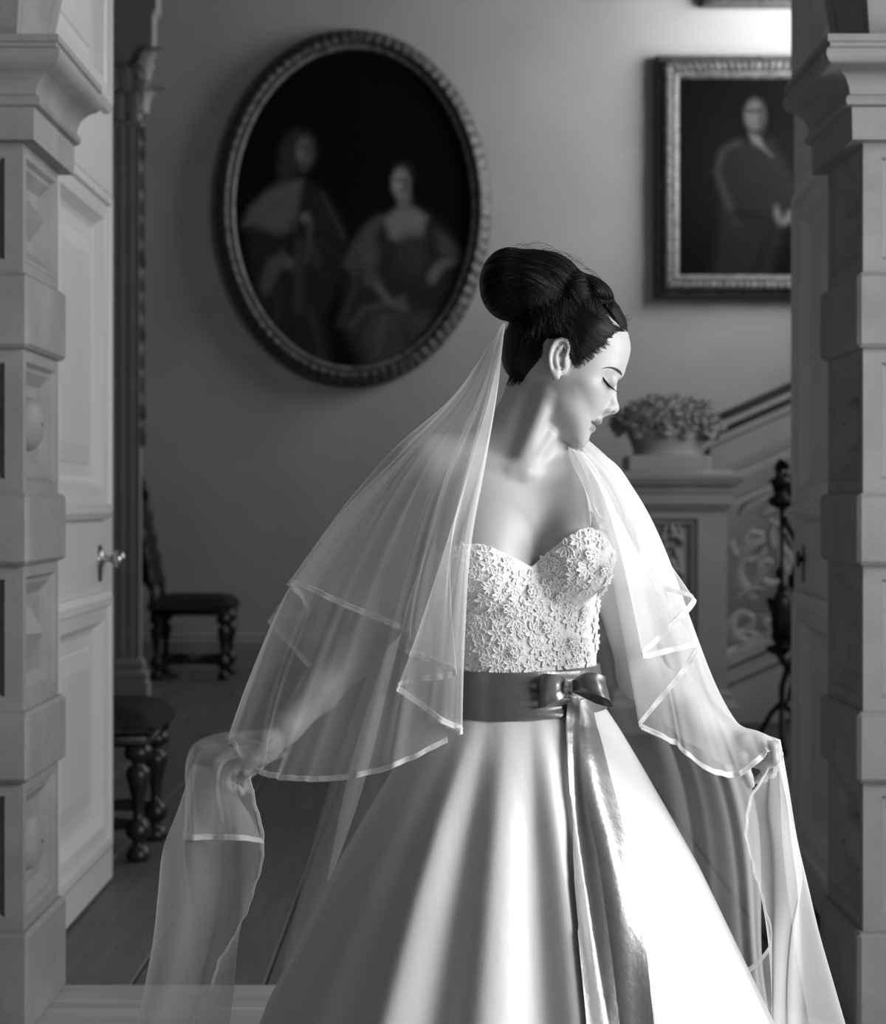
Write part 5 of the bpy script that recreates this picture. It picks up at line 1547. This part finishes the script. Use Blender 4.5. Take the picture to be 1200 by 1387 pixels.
chair('hall_chair', (-1.36, 6.90, 0.0), 0.0, 'dark carved oak hall chair with turned legs just behind the open white door', 0.50, 0.60, 0.565, 1.25)

# ---- stair newel pedestal with carved basket, balustrade and string
SD = 10.4
def S_(px, py, d=SD): return W(px, py, d)
ns = SD / F_PX
ped = empty('newel_pedestal', (S_(915, 680).x, SD + 0.3, 0)); tag(ped, 'panelled stone newel pedestal at the foot of the staircase', 'pedestal')
def sput(name, mb, parent, mat=M['stair'], smooth=False, angle=None):
    lx, ly, lz = parent.location
    mb.v = [(x - lx, y - ly, z - lz) for x, y, z in mb.v]; return obj(name, mb, mat, parent, smooth, angle)
xa, xb = S_(838, 0).x, S_(985, 0).x; zt = S_(0, 690).z
mb = MB()
mb.panel((xa, SD, 0.24), (1, 0, 0), (0, 0, 1), (0, -1, 0), xb - xa, zt - 0.24, [(0, 0), ((0.16, 0.165, 0.1, 0.05), 0), ((0.175, 0.18, 0.115, 0.065), -0.02), ((0.19, 0.195, 0.13, 0.08), -0.02), ((0.205, 0.21, 0.145, 0.095), -0.05)])
mb.quad((xb, SD, 0.24), (xb, SD + 0.38, 0.24), (xb, SD + 0.38, zt), (xb, SD, zt)); mb.quad((xa, SD, 0.24), (xa, SD + 0.38, 0.24), (xa, SD + 0.38, zt), (xa, SD, zt)); mb.quad((xa, SD + 0.38, 0.24), (xb, SD + 0.38, 0.24), (xb, SD + 0.38, zt), (xa, SD + 0.38, zt))
sput('shaft', mb, ped)
# carved arabesque in the sunk panel
mb = MB()
cx = (xa + xb) / 2
for i in range(4):
    z = zt - 0.2 - i * 0.19
    for sg in (-1, 1):
        mb.tube([(cx + sg * 0.07 * math.sin(t * 3.0) * (1 - t * 0.3), SD + 0.035, z + 0.13 * t + 0.05 * math.cos(t * 6)) for t in np.linspace(0, 1, 12)], [0.018 - 0.008 * t for t in np.linspace(0, 1, 12)], 6)
    mb.lathe([(0.004, -0.03), (0.03, 0), (0.004, 0.04)], cx, SD + 0.03, z + 0.08, 8)
so = sput('carved_relief', mb, ped, smooth=True); so['kind'] = 'stuff'
path = lambda z: [(xa, SD + 0.38, z), (xa, SD, z), (xb, SD, z), (xb, SD + 0.38, z)]
mb = MB(); mb.sweep(path(zt), [(0, 0), (0.015, 0), (0.015, 0.012), (0.03, 0.05), (0.03, 0.09), (0.04, 0.095), (0.045, 0.13), (0.075, 0.16), (0.085, 0.175), (0.085, 0.20), (0.0, 0.22)]); sput('cornice', mb, ped, smooth=True, angle=35)
mb = MB(); mb.sweep(path(0.0), [(0, 0), (0.06, 0), (0.06, 0.15), (0.03, 0.19), (0.03, 0.22), (0.0, 0.24)]); sput('plinth', mb, ped, smooth=True, angle=35)
dm = MB(); dm.box(-0.008, 0.008, -0.012, 0.0, -0.012, 0.012, 0.003); dme = mesh_of('dentil', dm, False); dme.materials.append(M['stair'])
k = 0; x = xa - 0.03
while x < xb + 0.05:
    for zz, oy in ((zt + 0.15, -0.060), (zt + 0.032, -0.022)):
        o = bpy.data.objects.new('dentil', dme); COL.objects.link(o); o.parent = ped
        o.location = (x - ped.location.x, SD + oy - ped.location.y, zz)
    x += 0.028
# block and basket of carved flowers on top
zt2 = zt + 0.22; bx0, bx1 = S_(846, 0, SD + 0.19).x, S_(958, 0, SD + 0.19).x
mb = MB(); mb.box(bx0, bx1, SD + 0.03, SD + 0.36, zt2 - 0.02, zt2 + 0.085, 0.012); sput('top_block', mb, ped)
bc = ((bx0 + bx1) / 2, SD + 0.19, zt2 + 0.085)
bas = empty('carved_flower_basket', bc); tag(bas, 'carved stone basket of flowers standing on the newel pedestal', 'sculpture')
mb = MB(); P = []
for k in range(36):
    a = 2 * math.pi * k / 36; row = []
    for j, t in enumerate(np.linspace(0, 1, 9)):
        r = 0.165 + 0.045 * t ** 1.5 + 0.008 * (((k // 2 + j) % 2) * 2 - 1) * (0 < j < 8)
        row.append((r * 1.08 * math.cos(a), r * 0.72 * math.sin(a), 0.135 * t))
    P.append(row)
mb.grid(P, close_u=True); mb.lathe([(0.19, 0), (0.195, 0.012), (0.18, 0.024)], 0, 0, 0, 30, True, 1, 0.72); mb.lathe([(0.02, 0.125), (0.2, 0.13), (0.23, 0.135), (0.225, 0.15), (0.2, 0.155), (0.02, 0.15)], 0, 0, 0, 30, True, 1, 0.72)
obj('basket', mb, M['stair'], bas)
def bloom_mesh(seed):
    r_ = random.Random(seed); mb = MB()
    for ring, (n, rad, tilt) in enumerate(((6, 0.040, 0.5), (5, 0.026, 0.9), (3, 0.012, 1.2))):
        for k in range(n):
            a = 2 * math.pi * k / n + ring * 0.5 + r_.random() * 0.3
            P = []
            for t in np.linspace(0, 1, 5):
                P.append([((rad * (0.3 + 0.9 * t)) * math.cos(a + c * 0.55) * math.cos(tilt * t * 0.6), (rad * (0.3 + 0.9 * t)) * math.sin(a + c * 0.55) * math.cos(tilt * t * 0.6), 0.012 * ring + 0.03 * t * math.sin(tilt) - 0.008 * c * c) for c in np.linspace(-1, 1, 5)])
            mb.grid(P)
    mb.lathe([(0.002, -0.02), (0.03, -0.015), (0.034, 0.0), (0.012, 0.012)], 0, 0, 0, 10)
    me = mesh_of('carved_flower', mb); me.materials.append(M['stair']); return me
bms = [bloom_mesh(s) for s in range(3)]
rnd = random.Random(8)
for k in range(46):
    t = (k + 0.5) / 46; ph = math.acos(1 - t * 1.0); a = k * 2.39996
    x, y, z = 0.285 * math.sin(ph) * math.cos(a), 0.145 * math.sin(ph) * math.sin(a), 0.15 + 0.16 * math.cos(ph) + 0.0
    o = bpy.data.objects.new('carved_flower', bms[k % 3]); COL.objects.link(o); o.parent = bas
    o.location = (x, y, z); nrm = Vector((x / 0.285, y / 0.145, max(0.05, (z - 0.15) / 0.16))).normalized()
    o.rotation_mode = 'QUATERNION'; o.rotation_quaternion = nrm.to_track_quat('Z', 'Y'); s = rnd.uniform(1.0, 1.7); o.scale = (s, s, s)

# staircase: sloping coping, string courses, pierced scroll balustrade
SL = 0.47                                           # rise per metre
def slab(mb, p0, p1, h, d0, d1):
    """sloping bar: lower edge from p0 to p1 (px at depth SD), height h px, between depths d0 and d1"""
    d0 += 0.40; d1 += 0.40
    a, b = W(p0[0], p0[1], d0), W(p1[0], p1[1], d0); hh = h * ns
    vs = []
    for (q, dd) in ((a, d0), (b, d0), (b, d1), (a, d1)): vs.append((q.x, dd, q.z))
    for (q, dd) in ((a, d0), (b, d0), (b, d1), (a, d1)): vs.append((q.x, dd, q.z + hh))
    mb.add(vs, [(0, 1, 2, 3)[::-1], (4, 5, 6, 7), (0, 1, 5, 4), (1, 2, 6, 5), (2, 3, 7, 6), (3, 0, 4, 7)])
stair = empty('staircase', (S_(1080, 0).x, SD + 0.8, 0)); tag(stair, 'stone staircase with dark coping rising from the newel pedestal', 'staircase')
def yl(x, x0, y0, s=0.44): return y0 - (x - x0) * s
X0, X1 = 938, 1330
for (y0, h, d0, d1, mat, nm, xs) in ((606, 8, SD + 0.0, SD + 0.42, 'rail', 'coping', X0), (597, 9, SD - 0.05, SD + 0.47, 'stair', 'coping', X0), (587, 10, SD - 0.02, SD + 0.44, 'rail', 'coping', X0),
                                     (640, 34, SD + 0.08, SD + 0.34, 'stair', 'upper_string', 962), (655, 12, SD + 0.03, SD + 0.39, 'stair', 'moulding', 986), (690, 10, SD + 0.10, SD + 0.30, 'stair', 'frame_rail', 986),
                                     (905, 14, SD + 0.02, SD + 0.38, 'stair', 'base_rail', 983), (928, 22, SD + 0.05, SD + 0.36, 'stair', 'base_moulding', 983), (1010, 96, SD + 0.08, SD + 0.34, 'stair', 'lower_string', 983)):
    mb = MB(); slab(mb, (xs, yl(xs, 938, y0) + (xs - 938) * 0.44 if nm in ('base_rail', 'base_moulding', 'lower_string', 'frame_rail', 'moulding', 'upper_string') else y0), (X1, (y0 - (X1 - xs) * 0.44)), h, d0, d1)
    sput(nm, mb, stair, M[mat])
for (x0_, w_) in ((962, 26),):
    mb = MB(); a, b = W(984, 640, SD), W(996, 640, SD); mb.box(a.x + 0.02, b.x + 0.02, SD + 0.46, SD + 0.76, 0.0, W(0, 668, SD).z, 0.006); sput('end_post', mb, stair)
# soffit below the stair and solid wall
mb = MB(); a, b = W(983, 1010, SD), W(1330, 857, SD)
mb.add([(a.x, SD + 0.52, 0), (b.x, SD + 0.52, 0), (b.x, SD + 0.52, b.z), (a.x, SD + 0.52, a.z)], [(0, 1, 2, 3)])
mb.add([(a.x, SD + 0.74, 0), (b.x, SD + 0.74, 0), (b.x, SD + 0.74, b.z), (a.x, SD + 0.74, a.z)], [(0, 3, 2, 1)]); sput('spandrel_wall', mb, stair)
for i in range(8):                                   # treads behind the balustrade
    mb = MB(); x0 = a.x + 0.25 + i * 0.30; mb.box(x0, 3.2, SD + 0.78, SD + 2.2, i * 0.141, (i + 1) * 0.141, 0.006); sput('step', mb, stair)
# acanthus scrollwork
def scroll(cx, cy, r0, turns, start, sgn, thick, d=SD + 0.58):
    pts = []; rad_ = []
    for t in np.linspace(0, 1, 44):
        r = r0 * (1 - 0.86 * t); aa = start + sgn * t * turns * 2 * math.pi
        pts.append(W(cx + r * math.cos(aa), cy + r * math.sin(aa), d)); rad_.append(thick * ns * (1 - 0.45 * t) * (1 + 0.12 * math.sin(t * 40)))
    return pts, rad_
for (cx, cy, r0, tu, stt, sg, th) in ((1042, 770, 46, 1.5, 2.0, 1, 10), (1018, 735, 30, 1.2, 3.4, -1, 7), (1010, 845, 26, 1.2, 0.5, 1, 8), (1062, 835, 28, 1.3, 3.2, -1, 8), (1055, 700, 28, 1.2, 1.0, -1, 7), (1100, 750, 48, 1.5, 4.0, -1, 10), (1012, 870, 16, 1.3, 3.6, 1, 6), (1120, 680, 40, 1.3, 2.2, 1, 8), (1140, 790, 40, 1.3, 5.2, 1, 8)):
    p, r = scroll(cx, cy, r0, tu, stt, sg, th); mb = MB(); mb.tube(p, r, 8); sput('scroll', mb, stair, smooth=True)
for (x0, y0, a0, L) in ((1003, 700, -1.0, 60), (1002, 760, -1.1, 46), (1030, 700, -0.7, 44), (1000, 810, -0.8, 40), (1040, 845, -0.5, 40), (1020, 800, -1.4, 40), (1048, 745, -2.0, 40), (1000, 880, -0.4, 66), (1035, 862, -0.6, 40), (1080, 720, -0.9, 50), (1080, 830, -0.7, 50)):
    P = []
    for t in np.linspace(0, 1, 9):
        q = a0 + 1.1 * t; ww = L * 0.17 * math.sin(math.pi * (0.12 + 0.86 * t)) * (1 + 0.25 * math.sin(t * 24))
        mx, my = x0 + L * t * math.cos(a0 + 0.5 * t), y0 + L * t * math.sin(a0 + 0.5 * t)
        P.append([tuple(W(mx - math.sin(q) * ww * c, my + math.cos(q) * ww * c, SD + 0.54 + 0.03 * c * c - 0.03 * t)) for c in np.linspace(-1, 1, 7)])
    mb = MB(); mb.grid(P); mb.grid([[(u[0], u[1] + 0.035, u[2]) for u in r] for r in P]); sput('acanthus_leaf', mb, stair, smooth=True)

# ---- wrought iron torchere before the stair
TD = 9.6; tp = W(1059, 700, TD)
tor = empty('iron_torchere', (tp.x, TD, 0)); tag(tor, 'black wrought iron torchere with scrolls and leaves beside the stair', 'candle stand')
zz = lambda py: zpx(py, TD)
mb = MB(); mb.tube([(0, 0, 0.03), (0, 0, zz(930)), (0.03, 0, zz(905)), (-0.03, 0, zz(880)), (0, 0, zz(860)), (0, 0, zz(760)), (0, 0, zz(670))], [0.016, 0.016, 0.02, 0.02, 0.018, 0.009, 0.012], 10); obj('pole', mb, M['iron'], tor)
mb = MB(); mb.lathe([(0.012, 0), (0.05, 0.03), (0.06, 0.09), (0.045, 0.15), (0.05, 0.2), (0.02, 0.24)], 0, 0, zz(868), 12); obj('urn', mb, M['iron'], tor)
mb = MB(); mb.lathe([(0.02, 0), (0.06, 0.02), (0.075, 0.05), (0.03, 0.09), (0.05, 0.12), (0.07, 0.15), (0.02, 0.18)], 0, 0, zz(690), 12); obj('crown', mb, M['iron'], tor)
for k in range(3):
    a = k * 2.094 + 0.4
    mb = MB(); mb.tube([(r * math.cos(a), r * math.sin(a), z) for r, z in ((0.0, 0.26), (0.06, 0.2), (0.12, 0.10), (0.2, 0.03), (0.24, 0.02), (0.25, 0.05))], [0.014] * 6, 8); obj('foot', mb, M['iron'], tor)
for (sx, ya, yb, amp) in ((1, 700, 860, 0.075), (-1, 800, 880, 0.04), (1, 640, 690, 0.06), (1, 850, 960, 0.05), (-1, 640, 690, 0.03)):
    mb = MB(); mb.tube([(sx * (0.01 + amp * math.sin(math.pi * t) * (1 + 0.25 * math.sin(t * 9))), -0.01, zz(ya + (yb - ya) * t)) for t in np.linspace(0, 1, 24)], [0.012 + 0.006 * math.sin(t * 18) for t in np.linspace(0, 1, 24)], 8); obj('scroll_arm', mb, M['iron'], tor)
rnd = random.Random(5)
il = MB(); P = []
for t in np.linspace(0, 1, 6): P.append([(0.025 * math.sin(math.pi * (0.1 + 0.8 * t)) * c, -0.012 * (1 - c * c) - 0.02 * t * t, 0.075 * t) for c in np.linspace(-1, 1, 5)])
il.grid(P); ilm = mesh_of('iron_leaf', il); ilm.materials.append(M['iron'])
for k in range(34):
    py = rnd.choice((640, 660, 680, 690, 720, 780, 800, 830, 850, 870, 880, 885, 740)) + rnd.uniform(-6, 6)
    o = bpy.data.objects.new('iron_leaf', ilm); COL.objects.link(o); o.parent = tor
    o.location = (rnd.uniform(-0.02, 0.085), rnd.uniform(-0.04, 0.03), zz(py)); o.rotation_euler = (rnd.uniform(-0.8, 0.8), rnd.uniform(-1.6, 1.6), rnd.uniform(0, 6.28)); s = rnd.uniform(0.8, 1.5); o.scale = (s, s, s)
